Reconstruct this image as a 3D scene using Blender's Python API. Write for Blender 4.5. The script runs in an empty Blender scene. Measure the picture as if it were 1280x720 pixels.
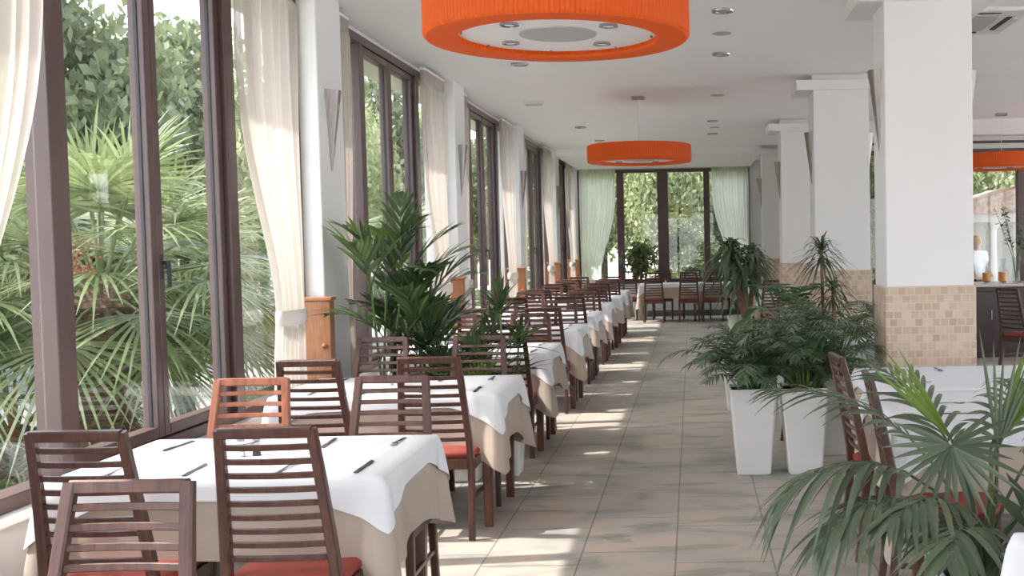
import bpy, math, random
import numpy as np
from mathutils import Vector, Matrix, Euler

R = random.Random(7)
NR = np.random.RandomState(5)
PI = math.pi
COL = bpy.context.scene.collection
SC = bpy.context.scene

# ------------------------------------------------------------------ camera
H = 1.57
F = 1350.0
cam_d = bpy.data.cameras.new('camera')
cam = bpy.data.objects.new('camera', cam_d)
COL.objects.link(cam)
cam_d.sensor_fit = 'HORIZONTAL'
cam_d.sensor_width = 36.0
cam_d.lens = 36.0 * F / 1280.0
cam_d.clip_start = 0.05
cam_d.clip_end = 300
cam_d.shift_x = -225 / 1280.0
ay = Vector((0.0, (360 - 303) / F, -1.0))
roll = -0.019
up = Vector((roll, 1.0, roll * ay.x + ay.y))
yi = ay.normalized(); zi = up.normalized(); xi = yi.cross(zi)
rot = Matrix((xi, yi, zi))            # rows: world axes seen from the camera = cam->world
cam.matrix_world = Matrix.Translation((0, 0, H)) @ rot.to_4x4()
SC.camera = cam

# ------------------------------------------------------------------ light and exposure
SC.view_settings.view_transform = 'Standard'
SC.view_settings.look = 'None'
SC.view_settings.gamma = 1.0
SC.view_settings.use_curve_mapping = False
SC.view_settings.exposure = 1.45
SC.cycles.use_denoising = True
SC.cycles.max_bounces = 14
SC.cycles.diffuse_bounces = 8
SC.cycles.transparent_max_bounces = 24
SC.cycles.sample_clamp_indirect = 8.0

world = bpy.data.worlds.new('world')
SC.world = world
world.use_nodes = True
wn = world.node_tree
wn.nodes.clear()
sky = wn.nodes.new('ShaderNodeTexSky')
sky.sky_type = 'NISHITA'
sky.sun_disc = False
sky.sun_elevation = math.radians(52)
sky.sun_rotation = math.radians(265)
sky.air_density = 1.0
sky.dust_density = 3.0
sky.ozone_density = 1.0
haze = wn.nodes.new('ShaderNodeMixRGB'); haze.inputs[0].default_value = 0.55
haze.inputs[2].default_value = (4.6, 4.7, 4.8, 1)
bg = wn.nodes.new('ShaderNodeBackground'); bg.inputs[1].default_value = 0.45
wo = wn.nodes.new('ShaderNodeOutputWorld')
wn.links.new(sky.outputs[0], haze.inputs[1])
wn.links.new(haze.outputs[0], bg.inputs[0])
wn.links.new(bg.outputs[0], wo.inputs[0])

sun_d = bpy.data.lights.new('sun', 'SUN')
sun_d.energy = 3.1
sun_d.angle = 0.012
sun_d.color = (1.0, 0.96, 0.89)
sun = bpy.data.objects.new('sun', sun_d)
COL.objects.link(sun)
sun.location = (-20, -2, 25)
sun.rotation_euler = Vector((1.0, 0.10, -1.28)).to_track_quat('-Z', 'Y').to_euler()

# ------------------------------------------------------------------ materials
MATS = {}
def new_mat(name):
    m = bpy.data.materials.new(name); m.use_nodes = True
    nt = m.node_tree
    b = nt.nodes['Principled BSDF']
    MATS[name] = m
    return m, nt, b

def N(nt, kind, **kw):
    n = nt.nodes.new(kind)
    for k, v in kw.items():
        setattr(n, k, v)
    return n

def plain(name, col, rough=0.6, metal=0.0, noise=0.0, scale=8.0, bump=0.0, bscale=60.0, stretch=(1, 1, 1), spec=0.5):
    m, nt, b = new_mat(name)
    b.inputs['Roughness'].default_value = rough
    b.inputs['Metallic'].default_value = metal
    b.inputs['Specular IOR Level'].default_value = spec
    tc = N(nt, 'ShaderNodeTexCoord')
    mp = N(nt, 'ShaderNodeMapping'); mp.inputs['Scale'].default_value = stretch
    nt.links.new(tc.outputs['Object'], mp.inputs['Vector'])
    t = N(nt, 'ShaderNodeTexNoise'); t.inputs['Scale'].default_value = scale; t.inputs['Detail'].default_value = 4
    nt.links.new(mp.outputs[0], t.inputs['Vector'])
    cr = N(nt, 'ShaderNodeValToRGB')
    cr.color_ramp.elements[0].position = 0.3; cr.color_ramp.elements[1].position = 0.7
    cr.color_ramp.elements[0].color = (*[c * (1 - noise) for c in col], 1)
    cr.color_ramp.elements[1].color = (*[min(1, c * (1 + noise)) for c in col], 1)
    nt.links.new(t.outputs['Fac'], cr.inputs[0])
    nt.links.new(cr.outputs[0], b.inputs['Base Color'])
    if bump > 0:
        t2 = N(nt, 'ShaderNodeTexNoise'); t2.inputs['Scale'].default_value = bscale
        nt.links.new(mp.outputs[0], t2.inputs['Vector'])
        bp = N(nt, 'ShaderNodeBump'); bp.inputs['Strength'].default_value = bump; bp.inputs['Distance'].default_value = 0.01
        nt.links.new(t2.outputs['Fac'], bp.inputs['Height'])
        nt.links.new(bp.outputs[0], b.inputs['Normal'])
    return m

def leafmat(name, c1, c2, rough=0.4, trans=0.35, scale=3.0):
    m, nt, b = new_mat(name)
    out = nt.nodes['Material Output']
    b.inputs['Roughness'].default_value = rough
    geo = N(nt, 'ShaderNodeNewGeometry')
    tc = N(nt, 'ShaderNodeTexCoord')
    t = N(nt, 'ShaderNodeTexNoise'); t.inputs['Scale'].default_value = scale; t.inputs['Detail'].default_value = 3
    nt.links.new(tc.outputs['Object'], t.inputs['Vector'])
    ad = N(nt, 'ShaderNodeMath', operation='ADD')
    nt.links.new(geo.outputs['Random Per Island'], ad.inputs[0])
    nt.links.new(t.outputs['Fac'], ad.inputs[1])
    ml = N(nt, 'ShaderNodeMath', operation='MULTIPLY'); ml.inputs[1].default_value = 0.5
    nt.links.new(ad.outputs[0], ml.inputs[0])
    cr = N(nt, 'ShaderNodeValToRGB')
    cr.color_ramp.elements[0].position = 0.15; cr.color_ramp.elements[1].position = 0.85
    cr.color_ramp.elements[0].color = (*c1, 1); cr.color_ramp.elements[1].color = (*c2, 1)
    nt.links.new(ml.outputs[0], cr.inputs[0])
    nt.links.new(cr.outputs[0], b.inputs['Base Color'])
    tr = N(nt, 'ShaderNodeBsdfTranslucent')
    hs = N(nt, 'ShaderNodeHueSaturation'); hs.inputs['Value'].default_value = 1.5; hs.inputs['Saturation'].default_value = 1.05
    hs.inputs['Hue'].default_value = 0.485
    nt.links.new(cr.outputs[0], hs.inputs['Color'])
    nt.links.new(hs.outputs[0], tr.inputs['Color'])
    mx = N(nt, 'ShaderNodeMixShader'); mx.inputs[0].default_value = trans
    nt.links.new(b.outputs[0], mx.inputs[1]); nt.links.new(tr.outputs[0], mx.inputs[2])
    nt.links.new(mx.outputs[0], out.inputs['Surface'])
    return m

def wood(name, c1, c2, rough=0.35, stretch=(6, 6, 0.6), scale=6.0):
    m, nt, b = new_mat(name)
    b.inputs['Roughness'].default_value = rough
    tc = N(nt, 'ShaderNodeTexCoord')
    mp = N(nt, 'ShaderNodeMapping'); mp.inputs['Scale'].default_value = stretch
    nt.links.new(tc.outputs['Object'], mp.inputs['Vector'])
    t = N(nt, 'ShaderNodeTexNoise'); t.inputs['Scale'].default_value = scale; t.inputs['Detail'].default_value = 6
    t.inputs['Distortion'].default_value = 1.2
    nt.links.new(mp.outputs[0], t.inputs['Vector'])
    cr = N(nt, 'ShaderNodeValToRGB')
    cr.color_ramp.elements[0].position = 0.35; cr.color_ramp.elements[1].position = 0.65
    cr.color_ramp.elements[0].color = (*c1, 1); cr.color_ramp.elements[1].color = (*c2, 1)
    nt.links.new(t.outputs['Fac'], cr.inputs[0]); nt.links.new(cr.outputs[0], b.inputs['Base Color'])
    return m

wall_m = plain('white_plaster', (0.75, 0.745, 0.745), 0.85, noise=0.015, scale=2, bump=0.05, bscale=90)
ceil_m = plain('ceiling_paint', (0.88, 0.87, 0.885), 0.8, noise=0.01, scale=1.5)
frame_m = plain('brown_aluminium', (0.085, 0.050, 0.048), 0.32, noise=0.08, scale=3)
dark_m = plain('black_rubber', (0.02, 0.02, 0.022), 0.5)
chair_m = wood('dark_stained_wood', (0.060, 0.026, 0.020), (0.105, 0.046, 0.034), 0.33)
chair_sunlit_m = wood('sunlit_chair_wood', (0.20, 0.065, 0.035), (0.30, 0.11, 0.060), 0.35)  # same chair wood, sunlight put into a lighter, redder colour
table_m = wood('table_wood', (0.09, 0.038, 0.024), (0.16, 0.068, 0.040), 0.35)
panel_m = wood('orange_wood', (0.27, 0.105, 0.042), (0.35, 0.15, 0.065), 0.4, stretch=(8, 8, 0.8))
cush_m = plain('red_cushion', (0.27, 0.045, 0.032), 0.75, noise=0.1, scale=40, bump=0.2, bscale=300)
under_m = plain('beige_cloth', (0.46, 0.385, 0.325), 0.9, noise=0.03, scale=5, bump=0.12, bscale=500)
over_m = plain('white_cloth', (0.74, 0.76, 0.80), 0.85, noise=0.01, scale=5, bump=0.08, bscale=500)
planter_m = plain('white_planter', (0.80, 0.80, 0.79), 0.3, noise=0.01)
soil_m = plain('soil', (0.035, 0.022, 0.015), 0.95, noise=0.4, scale=40, bump=0.8, bscale=60)
steel_m = plain('steel', (0.32, 0.32, 0.33), 0.25, metal=1.0)
cutl_m = plain('cutlery_steel', (0.10, 0.10, 0.11), 0.3, metal=0.8)
sconce_m = plain('brushed_metal', (0.27, 0.245, 0.235), 0.33, metal=0.9, noise=0.15, scale=6, stretch=(10, 10, 0.4))
rings_m = plain('chrome_ring', (0.45, 0.45, 0.46), 0.25, metal=0.9)
disc_m = plain('frosted_disc', (0.80, 0.80, 0.82), 0.5)
greyd_m = plain('grey_disc', (0.42, 0.42, 0.45), 0.5)
gran_m = plain('granite', (0.55, 0.47, 0.44), 0.25, noise=0.35, scale=60)
count_m = wood('counter_wood', (0.028, 0.012, 0.012), (0.05, 0.02, 0.018), 0.3)
trunk_m = plain('bark', (0.17, 0.115, 0.08), 0.9, noise=0.4, scale=18, bump=0.9, bscale=40, stretch=(1, 1, 2.5))
fibre_m = plain('palm_fibre', (0.13, 0.085, 0.055), 0.95, noise=0.55, scale=22, bump=1.0, bscale=50, stretch=(1, 1, 2))
cane_m = plain('brown_cane', (0.20, 0.10, 0.065), 0.7, noise=0.3, scale=30, bump=0.5, bscale=60)
stem_m = plain('green_stem', (0.11, 0.19, 0.05), 0.5, noise=0.2, scale=10)
ground_m = plain('pale_paving', (0.62, 0.60, 0.56), 0.9, noise=0.1, scale=3)
grass_m = plain('grass', (0.08, 0.15, 0.035), 0.95, noise=0.4, scale=12, bump=0.6, bscale=120)
bluewall_m = plain('pale_blue_wall', (0.50, 0.60, 0.72), 0.8, noise=0.05)
ext_m = plain('exterior_render', (0.72, 0.68, 0.58), 0.9, noise=0.04)
extw_m = plain('exterior_white', (0.82, 0.81, 0.78), 0.9, noise=0.03)
roof_m = plain('clay_roof', (0.62, 0.47, 0.38), 0.85, noise=0.25, scale=12)
plast_m = plain('white_plastic', (0.74, 0.74, 0.73), 0.45)
signg_m = plain('pale_green_plastic', (0.55, 0.62, 0.48), 0.4)
grill_m = plain('grille_grey', (0.46, 0.44, 0.42), 0.6, noise=0.1, scale=50)
juice_m = plain('orange_juice', (0.80, 0.34, 0.06), 0.3)
red_m = plain('red_jam', (0.55, 0.03, 0.03), 0.3)
skin_m = plain('skin', (0.62, 0.38, 0.28), 0.55)
hair_m = plain('blond_hair', (0.55, 0.36, 0.16), 0.6, noise=0.2, scale=30)
shirt_m = plain('white_shirt', (0.80, 0.80, 0.80), 0.85)
trouser_m = plain('dark_trousers', (0.05, 0.05, 0.06), 0.85)
flower_m = plain('red_seed_cluster', (0.42, 0.17, 0.11), 0.8, noise=0.4, scale=60)
potg_m = plain('pale_green_pot', (0.60, 0.66, 0.50), 0.4)

leaf_palm = leafmat('leaf_kentia', (0.026, 0.055, 0.022), (0.095, 0.155, 0.058), 0.33, 0.25)
leaf_near = leafmat('leaf_near_palm', (0.050, 0.080, 0.050), (0.145, 0.185, 0.115), 0.35, 0.22)
leaf_bright = leafmat('leaf_bright', (0.11, 0.20, 0.04), (0.20, 0.30, 0.07), 0.4, 0.4)
leaf_fern = leafmat('leaf_parlour_palm', (0.045, 0.082, 0.048), (0.17, 0.235, 0.135), 0.4, 0.25)
leaf_drac = leafmat('leaf_dracaena', (0.045, 0.075, 0.042), (0.115, 0.165, 0.09), 0.35, 0.2)
leaf_out = leafmat('leaf_tree', (0.13, 0.17, 0.07), (0.42, 0.47, 0.25), 0.5, 0.40, 1.0)
leaf_out2 = leafmat('leaf_tree_dark', (0.06, 0.09, 0.04), (0.20, 0.245, 0.12), 0.5, 0.35, 1.0)
leaf_fan = leafmat('leaf_fan_palm', (0.08, 0.12, 0.045), (0.27, 0.33, 0.17), 0.42, 0.30, 1.0)

# sheer curtain fabric
def sheer(name, col, see):
    m, nt, b = new_mat(name)
    out = nt.nodes['Material Output']
    d = N(nt, 'ShaderNodeBsdfDiffuse'); d.inputs[0].default_value = (*col, 1)
    t = N(nt, 'ShaderNodeBsdfTranslucent'); t.inputs[0].default_value = (*[min(1, c * 1.05) for c in col], 1)
    a = N(nt, 'ShaderNodeMixShader'); a.inputs[0].default_value = 0.5
    p = N(nt, 'ShaderNodeBsdfTransparent')
    x = N(nt, 'ShaderNodeMixShader')
    lw = N(nt, 'ShaderNodeLayerWeight'); lw.inputs[0].default_value = 0.35
    mr = N(nt, 'ShaderNodeMapRange'); mr.inputs[3].default_value = see; mr.inputs[4].default_value = 0.02
    nt.links.new(lw.outputs['Facing'], mr.inputs[0])
    nt.links.new(d.outputs[0], a.inputs[1]); nt.links.new(t.outputs[0], a.inputs[2])
    nt.links.new(mr.outputs[0], x.inputs[0])
    nt.links.new(a.outputs[0], x.inputs[1]); nt.links.new(p.outputs[0], x.inputs[2])
    nt.links.new(x.outputs[0], out.inputs['Surface'])
    return m
sheer_m = sheer('sheer_cream', (0.66, 0.61, 0.565), 0.30)
tie_m = plain('tieback_cloth', (0.60, 0.56, 0.52), 0.9)
sheerb_m = sheer('sheer_pale_green', (0.95, 0.96, 0.90), 0.25)

def glass(name='window_glass', tint=(0.972, 0.970, 0.970)):
    m, nt, b = new_mat(name)
    out = nt.nodes['Material Output']
    p = N(nt, 'ShaderNodeBsdfTransparent'); p.inputs[0].default_value = (*tint, 1)
    g = N(nt, 'ShaderNodeBsdfGlossy'); g.inputs['Roughness'].default_value = 0.0; g.inputs[0].default_value = (0.9, 0.9, 0.9, 1)
    lwt = N(nt, 'ShaderNodeLayerWeight'); lwt.inputs[0].default_value = 0.5
    pw = N(nt, 'ShaderNodeMath', operation='POWER'); pw.inputs[1].default_value = 5.0
    f = N(nt, 'ShaderNodeMapRange'); f.inputs[3].default_value = 0.035; f.inputs[4].default_value = 0.55
    nt.links.new(lwt.outputs['Facing'], pw.inputs[0]); nt.links.new(pw.outputs[0], f.inputs[0])
    x = N(nt, 'ShaderNodeMixShader')
    nt.links.new(f.outputs[0], x.inputs[0])
    nt.links.new(p.outputs[0], x.inputs[1]); nt.links.new(g.outputs[0], x.inputs[2])
    nt.links.new(x.outputs[0], out.inputs['Surface'])
    return m
glass_m = glass()
jar_m = glass('clear_jar_glass', (0.85, 0.87, 0.87))

# floor: slate-look rectangular tiles
def floor_mat():
    m, nt, b = new_mat('slate_tiles')
    tc = N(nt, 'ShaderNodeTexCoord')
    sp = N(nt, 'ShaderNodeSeparateXYZ'); nt.links.new(tc.outputs['Object'], sp.inputs[0])
    cb = N(nt, 'ShaderNodeCombineXYZ')
    ax = N(nt, 'ShaderNodeMath', operation='ADD'); ax.inputs[1].default_value = 0.11 + 0.48 * 40
    ayn = N(nt, 'ShaderNodeMath', operation='ADD'); ayn.inputs[1].default_value = -6.815 + 0.685 * 40
    nt.links.new(sp.outputs['X'], ax.inputs[0]); nt.links.new(sp.outputs['Y'], ayn.inputs[0])
    nt.links.new(ayn.outputs[0], cb.inputs['X']); nt.links.new(ax.outputs[0], cb.inputs['Y'])
    br = N(nt, 'ShaderNodeTexBrick')
    br.offset = 0.3; br.offset_frequency = 2
    br.inputs['Scale'].default_value = 1.0
    br.inputs['Mortar Size'].default_value = 0.0045
    br.inputs['Brick Width'].default_value = 0.685
    br.inputs['Row Height'].default_value = 0.48
    br.inputs['Color1'].default_value = (0.46, 0.415, 0.375, 1)
    br.inputs['Color2'].default_value = (0.395, 0.38, 0.355, 1)
    br.inputs['Mortar'].default_value = (0.19, 0.175, 0.16, 1)
    br.inputs['Mortar Smooth'].default_value = 0.1
    nt.links.new(cb.outputs[0], br.inputs['Vector'])
    # cloudy streaks across each slab
    mp = N(nt, 'ShaderNodeMapping'); mp.inputs['Scale'].default_value = (1.5, 2.7, 1)
    nt.links.new(tc.outputs['Object'], mp.inputs['Vector'])
    n1 = N(nt, 'ShaderNodeTexNoise'); n1.inputs['Scale'].default_value = 1.5; n1.inputs['Detail'].default_value = 8; n1.inputs['Distortion'].default_value = 0.7
    nt.links.new(mp.outputs[0], n1.inputs['Vector'])
    c1 = N(nt, 'ShaderNodeValToRGB')
    e = c1.color_ramp.elements
    e[0].position = 0.35; e[0].color = (0.72, 0.75, 0.74, 1)
    e[1].position = 0.62; e[1].color = (1.18, 1.10, 1.02, 1)
    e2 = c1.color_ramp.elements.new(0.47); e2.color = (0.98, 0.98, 0.97, 1)
    nt.links.new(n1.outputs['Fac'], c1.inputs[0])
    mu = N(nt, 'ShaderNodeMixRGB', blend_type='MULTIPLY'); mu.inputs[0].default_value = 1.0
    nt.links.new(br.outputs['Color'], mu.inputs[1]); nt.links.new(c1.outputs[0], mu.inputs[2])
    # sharp-edged slate layers
    n2 = N(nt, 'ShaderNodeTexNoise'); n2.inputs['Scale'].default_value = 1.1; n2.inputs['Detail'].default_value = 5; n2.inputs['Distortion'].default_value = 0.3
    mp2 = N(nt, 'ShaderNodeMapping'); mp2.inputs['Scale'].default_value = (1.2, 3.8, 1); mp2.inputs['Location'].default_value = (9, 4, 0)
    nt.links.new(tc.outputs['Object'], mp2.inputs['Vector']); nt.links.new(mp2.outputs[0], n2.inputs['Vector'])
    c2 = N(nt, 'ShaderNodeValToRGB')
    c2.color_ramp.elements[0].position = 0.60; c2.color_ramp.elements[0].color = (1, 1, 1, 1)
    c2.color_ramp.elements[1].position = 0.615; c2.color_ramp.elements[1].color = (0.74, 0.78, 0.76, 1)
    nt.links.new(n2.outputs['Fac'], c2.inputs[0])
    mu2 = N(nt, 'ShaderNodeMixRGB', blend_type='MULTIPLY'); mu2.inputs[0].default_value = 1.0
    nt.links.new(mu.outputs[0], mu2.inputs[1]); nt.links.new(c2.outputs[0], mu2.inputs[2])
    nt.links.new(mu2.outputs[0], b.inputs['Base Color'])
    b.inputs['Roughness'].default_value = 0.42
    bp = N(nt, 'ShaderNodeBump'); bp.inputs['Strength'].default_value = 0.12; bp.inputs['Distance'].default_value = 0.01
    nt.links.new(n1.outputs['Fac'], bp.inputs['Height']); nt.links.new(bp.outputs[0], b.inputs['Normal'])
    return m
floor_m = floor_mat()

def mosaic_mat():
    m, nt, b = new_mat('beige_stone_mosaic')
    tc = N(nt, 'ShaderNodeTexCoord')
    sp = N(nt, 'ShaderNodeSeparateXYZ'); nt.links.new(tc.outputs['Object'], sp.inputs[0])
    ad = N(nt, 'ShaderNodeMath', operation='ADD')
    nt.links.new(sp.outputs['X'], ad.inputs[0]); nt.links.new(sp.outputs['Y'], ad.inputs[1])
    cb = N(nt, 'ShaderNodeCombineXYZ')
    nt.links.new(ad.outputs[0], cb.inputs['X']); nt.links.new(sp.outputs['Z'], cb.inputs['Y'])
    def brick(w, h, off, c1, c2, mo, ms):
        br = N(nt, 'ShaderNodeTexBrick'); br.offset = off
        br.inputs['Scale'].default_value = 1.0
        br.inputs['Mortar Size'].default_value = ms
        br.inputs['Brick Width'].default_value = w; br.inputs['Row Height'].default_value = h
        br.inputs['Color1'].default_value = (*c1, 1); br.inputs['Color2'].default_value = (*c2, 1); br.inputs['Mortar'].default_value = (*mo, 1)
        nt.links.new(cb.outputs[0], br.inputs['Vector'])
        return br
    b1 = brick(0.056, 0.052, 0.5, (0.47, 0.34, 0.25), (0.63, 0.50, 0.39), (0.60, 0.50, 0.41), 0.004)
    b2 = brick(0.245, 0.58, 0.0, (1, 1, 1), (0.95, 0.96, 0.96), (1.08, 1.08, 1.08), 0.003)
    mu = N(nt, 'ShaderNodeMixRGB', blend_type='MULTIPLY'); mu.inputs[0].default_value = 1
    nt.links.new(b1.outputs['Color'], mu.inputs[1]); nt.links.new(b2.outputs['Color'], mu.inputs[2])
    nt.links.new(mu.outputs[0], b.inputs['Base Color'])
    b.inputs['Roughness'].default_value = 0.6
    return m
mosaic_m = mosaic_mat()

def pleat_mat():
    m, nt, b = new_mat('orange_pleated_fabric')
    out = nt.nodes['Material Output']
    b.inputs['Base Color'].default_value = (0.80, 0.135, 0.012, 1)
    b.inputs['Roughness'].default_value = 0.6
    t = N(nt, 'ShaderNodeBsdfTranslucent'); t.inputs[0].default_value = (0.95, 0.22, 0.02, 1)
    x = N(nt, 'ShaderNodeMixShader'); x.inputs[0].default_value = 0.35
    nt.links.new(b.outputs[0], x.inputs[1]); nt.links.new(t.outputs[0], x.inputs[2])
    nt.links.new(x.outputs[0], out.inputs['Surface'])
    return m
orange_m = pleat_mat()

# ------------------------------------------------------------------ mesh helpers
class MB:
    def __init__(s):
        s.v = []; s.f = []
    def add(s, vs, fs):
        o = len(s.v)
        s.v.extend([tuple(p) for p in vs])
        s.f.extend([tuple(i + o for i in f) for f in fs])
        return s
    def box(s, x0, x1, y0, y1, z0, z1):
        vs = [(x0, y0, z0), (x1, y0, z0), (x1, y1, z0), (x0, y1, z0), (x0, y0, z1), (x1, y0, z1), (x1, y1, z1), (x0, y1, z1)]
        return s.add(vs, [(0, 3, 2, 1), (4, 5, 6, 7), (0, 1, 5, 4), (1, 2, 6, 5), (2, 3, 7, 6), (3, 0, 4, 7)])
    def bbox(s, x0, x1, y0, y1, z0, z1, b=0.004):
        """box with chamfered vertical edges and top/bottom edges"""
        def ring(z, i):
            return [(x0 + b + i, y0 + i, z), (x1 - b - i, y0 + i, z), (x1 - i, y0 + b + i, z), (x1 - i, y1 - b - i, z),
                    (x1 - b - i, y1 - i, z), (x0 + b + i, y1 - i, z), (x0 + i, y1 - b - i, z), (x0 + i, y0 + b + i, z)]
        return s.loft([ring(z0, b * .7), ring(z0 + b, 0), ring(z1 - b, 0), ring(z1, b * .7)], True)
    def loft(s, rings, caps=True):
        n = len(rings[0]); o = len(s.v)
        for r in rings: s.v.extend([tuple(p) for p in r])
        for k in range(len(rings) - 1):
            for i in range(n):
                j = (i + 1) % n
                s.f.append((o + k * n + i, o + k * n + j, o + (k + 1) * n + j, o + (k + 1) * n + i))
        if caps:
            s.f.append(tuple(o + i for i in range(n))[::-1])
            s.f.append(tuple(o + (len(rings) - 1) * n + i for i in range(n)))
        return s
    def sweep(s, pts, w, d, side=(1, 0, 0)):
        """rectangular bar along a path: w along 'side', d across"""
        pts = [Vector(p) for p in pts]; side = Vector(side).normalized()
        rings = []
        for i, p in enumerate(pts):
            t = (pts[min(i + 1, len(pts) - 1)] - pts[max(i - 1, 0)]).normalized()
            n = t.cross(side).normalized()
            ww = w[i] if isinstance(w, (list, tuple)) else w
            dd = d[i] if isinstance(d, (list, tuple)) else d
            c = min(ww, dd) * 0.16
            a, b_ = ww / 2, dd / 2
            rings.append([p + side * x + n * y for x, y in ((-a + c, -b_), (a - c, -b_), (a, -b_ + c), (a, b_ - c), (a - c, b_), (-a + c, b_), (-a, b_ - c), (-a, -b_ + c))])
        return s.loft(rings)
    def tube(s, pts, r, n=6, caps=True):
        pts = [Vector(p) for p in pts]
        rings = []
        ref = Vector((0.13, 0.91, 0.37))
        for i, p in enumerate(pts):
            t = (pts[min(i + 1, len(pts) - 1)] - pts[max(i - 1, 0)]).normalized()
            a = t.cross(ref).normalized(); b_ = t.cross(a)
            rr = r[i] if isinstance(r, (list, tuple)) else r
            rings.append([p + (a * math.cos(2 * PI * k / n) + b_ * math.sin(2 * PI * k / n)) * rr for k in range(n)])
        return s.loft(rings, caps)
    def lathe(s, prof, n=24, c=(0, 0), caps=True):
        rings = [[(c[0] + r * math.cos(2 * PI * k / n), c[1] + r * math.sin(2 * PI * k / n), z) for k in range(n)] for r, z in prof]
        return s.loft(rings, caps)
    def leaf(s, p, d, L, w, droop=0.3, seg=4, nrm=(0, 0, 1), fold=0.0, tip=0.05, peak=0.35):
        """tapering blade from p along d, bending down"""
        p = Vector(p); d = Vector(d).normalized(); nrm = Vector(nrm)
        o = len(s.v)
        side = d.cross(nrm)
        if side.length < 1e-3: side = d.cross(Vector((0.3, 0.7, 0.2)))
        side.normalize(); upv = side.cross(d)
        for i in range(seg + 1):
            t = i / seg
            q = p + d * (L * t) + Vector((0, 0, -1)) * (droop * L * t * t)
            ww = w * 0.5 * (min(1.0, 0.35 + t / peak * 0.65) if t < peak else max(tip, 1 - ((t - peak) / (1 - peak)) ** 1.7))
            if fold:
                s.v.append(tuple(q - side * ww + upv * (fold * ww))); s.v.append(tuple(q)); s.v.append(tuple(q + side * ww + upv * (fold * ww)))
            else:
                s.v.append(tuple(q - side * ww)); s.v.append(tuple(q + side * ww))
        k = 3 if fold else 2
        for i in range(seg):
            a = o + i * k; b_ = a + k
            s.f.append((a, a + 1, b_ + 1, b_))
            if fold: s.f.append((a + 1, a + 2, b_ + 2, b_ + 1))
        return s
    def mesh(s, name, m, smooth=False):
        me = bpy.data.meshes.new(name)
        me.from_pydata(s.v, [], s.f)
        me.materials.append(m)
        if smooth:
            me.polygons.foreach_set('use_smooth', [True] * len(me.polygons))
        me.update()
        return me
    def build(s, name, m, parent=None, smooth=False, loc=None):
        ob = bpy.data.objects.new(name, s.mesh(name, m, smooth))
        COL.objects.link(ob)
        if parent is not None: ob.parent = parent
        if loc is not None: ob.location = loc
        return ob

def tag(o, label=None, cat=None, group=None, kind=None):
    if label: o['label'] = label
    if cat: o['category'] = cat
    if group: o['group'] = group
    if kind: o['kind'] = kind
    return o
def empty(name, loc, rz=0.0):
    o = bpy.data.objects.new(name, None); o.empty_display_size = 0.1
    COL.objects.link(o); o.location = loc; o.rotation_euler = (0, 0, rz)
    return o
def thing(name, loc, label, cat, group=None, rz=0.0):
    return tag(empty(name, loc, rz), label, cat, group)
def copy_thing(root, loc, rz=0.0, label=None, group=None, scale=None):
    r = root.copy(); COL.objects.link(r); r.location = loc; r.rotation_euler = (0, 0, rz)
    if label: r['label'] = label
    if group: r['group'] = group
    if scale: r.scale = scale
    for ch in list(root.children):
        c = ch.copy(); COL.objects.link(c); c.parent = r
        for g in list(ch.children):
            d = g.copy(); COL.objects.link(d); d.parent = c
    return r
def struct(o):
    o['kind'] = 'structure'; return o
ORD = ['nearest', 'second', 'third', 'fourth', 'fifth', 'sixth', 'seventh', 'eighth', 'ninth']

# ------------------------------------------------------------------ dimensions of the room
CEIL = 3.29
XP = -2.43          # room face of the window piers
XW = -2.66          # glass line
YB = 23.2           # back wall
BAY = 4.12
PIER0 = 7.12        # near face of first visible pier
PIERW = 0.50
XC = 1.28           # corridor face of the columns
COLW = 0.575
XR = 9.2            # right wall
YN = -3.4           # wall behind the camera
SILL = 0.58

# ------------------------------------------------------------------ shell
struct(MB().box(XW - 0.15, XR + 0.2, YN - 0.2, YB + 0.2, -0.12, 0.0).build('floor', floor_m))
struct(MB().box(XW - 0.15, XR + 0.2, YN - 0.2, YB + 0.2, CEIL, CEIL + 0.25).build('ceiling', ceil_m))

# left wall: low sill wall, header; piers
lw = MB()
lw.box(XW - 0.10, XW + 0.06, YN, YB, 0.0, SILL)
lw.box(XW - 0.10, XW + 0.06, YN, YB, 3.235, CEIL)
lwo = struct(lw.build('wall_left', wall_m))
MBs = MB().bbox(XW - 0.12, XW + 0.15, YN, YB, SILL, SILL + 0.035, 0.004)
sill = struct(MBs.build('trim_1', wall_m))
struct(MB().box(XW + 0.06, XW + 0.075, YN, YB, 0, 0.09).build('baseboard_left', panel_m))

pier_ys = [PIER0 + BAY * k for k in range(-2, 4)] + [22.72]
def make_pier(y):
    e = struct(empty('pier', (0, y, 0)))
    w = PIERW if y < 22 else YB - y
    MB().bbox(XW - 0.10, XP, 0, w, 0, CEIL, 0.006).build('pier_shaft', wall_m, e)
    # wooden cladding box on the side that faces the room entrance
    m = MB()
    m.bbox(-2.60, XP + 0.06, -0.085, 0.0, 0.0, 1.235, 0.004)
    pn = m.build('wood_cladding', panel_m, e)
    MB().bbox(-2.615, XP + 0.075, -0.10, 0.0, 1.235, 1.26, 0.004).build('cladding_cap', panel_m, e)
    MB().lathe([(0.004, -0.0), (0.016, 0.004), (0.018, 0.012), (0.010, 0.022), (0.001, 0.026)], 12).build('round_knob', panel_m, pn).location = (0, 0, 0)
    k = [c for c in pn.children][0]
    k.location = (XP + 0.02, -0.085, 0.94); k.rotation_euler = (PI / 2, 0, 0)
    return e
for y in pier_ys: make_pier(y)

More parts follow.
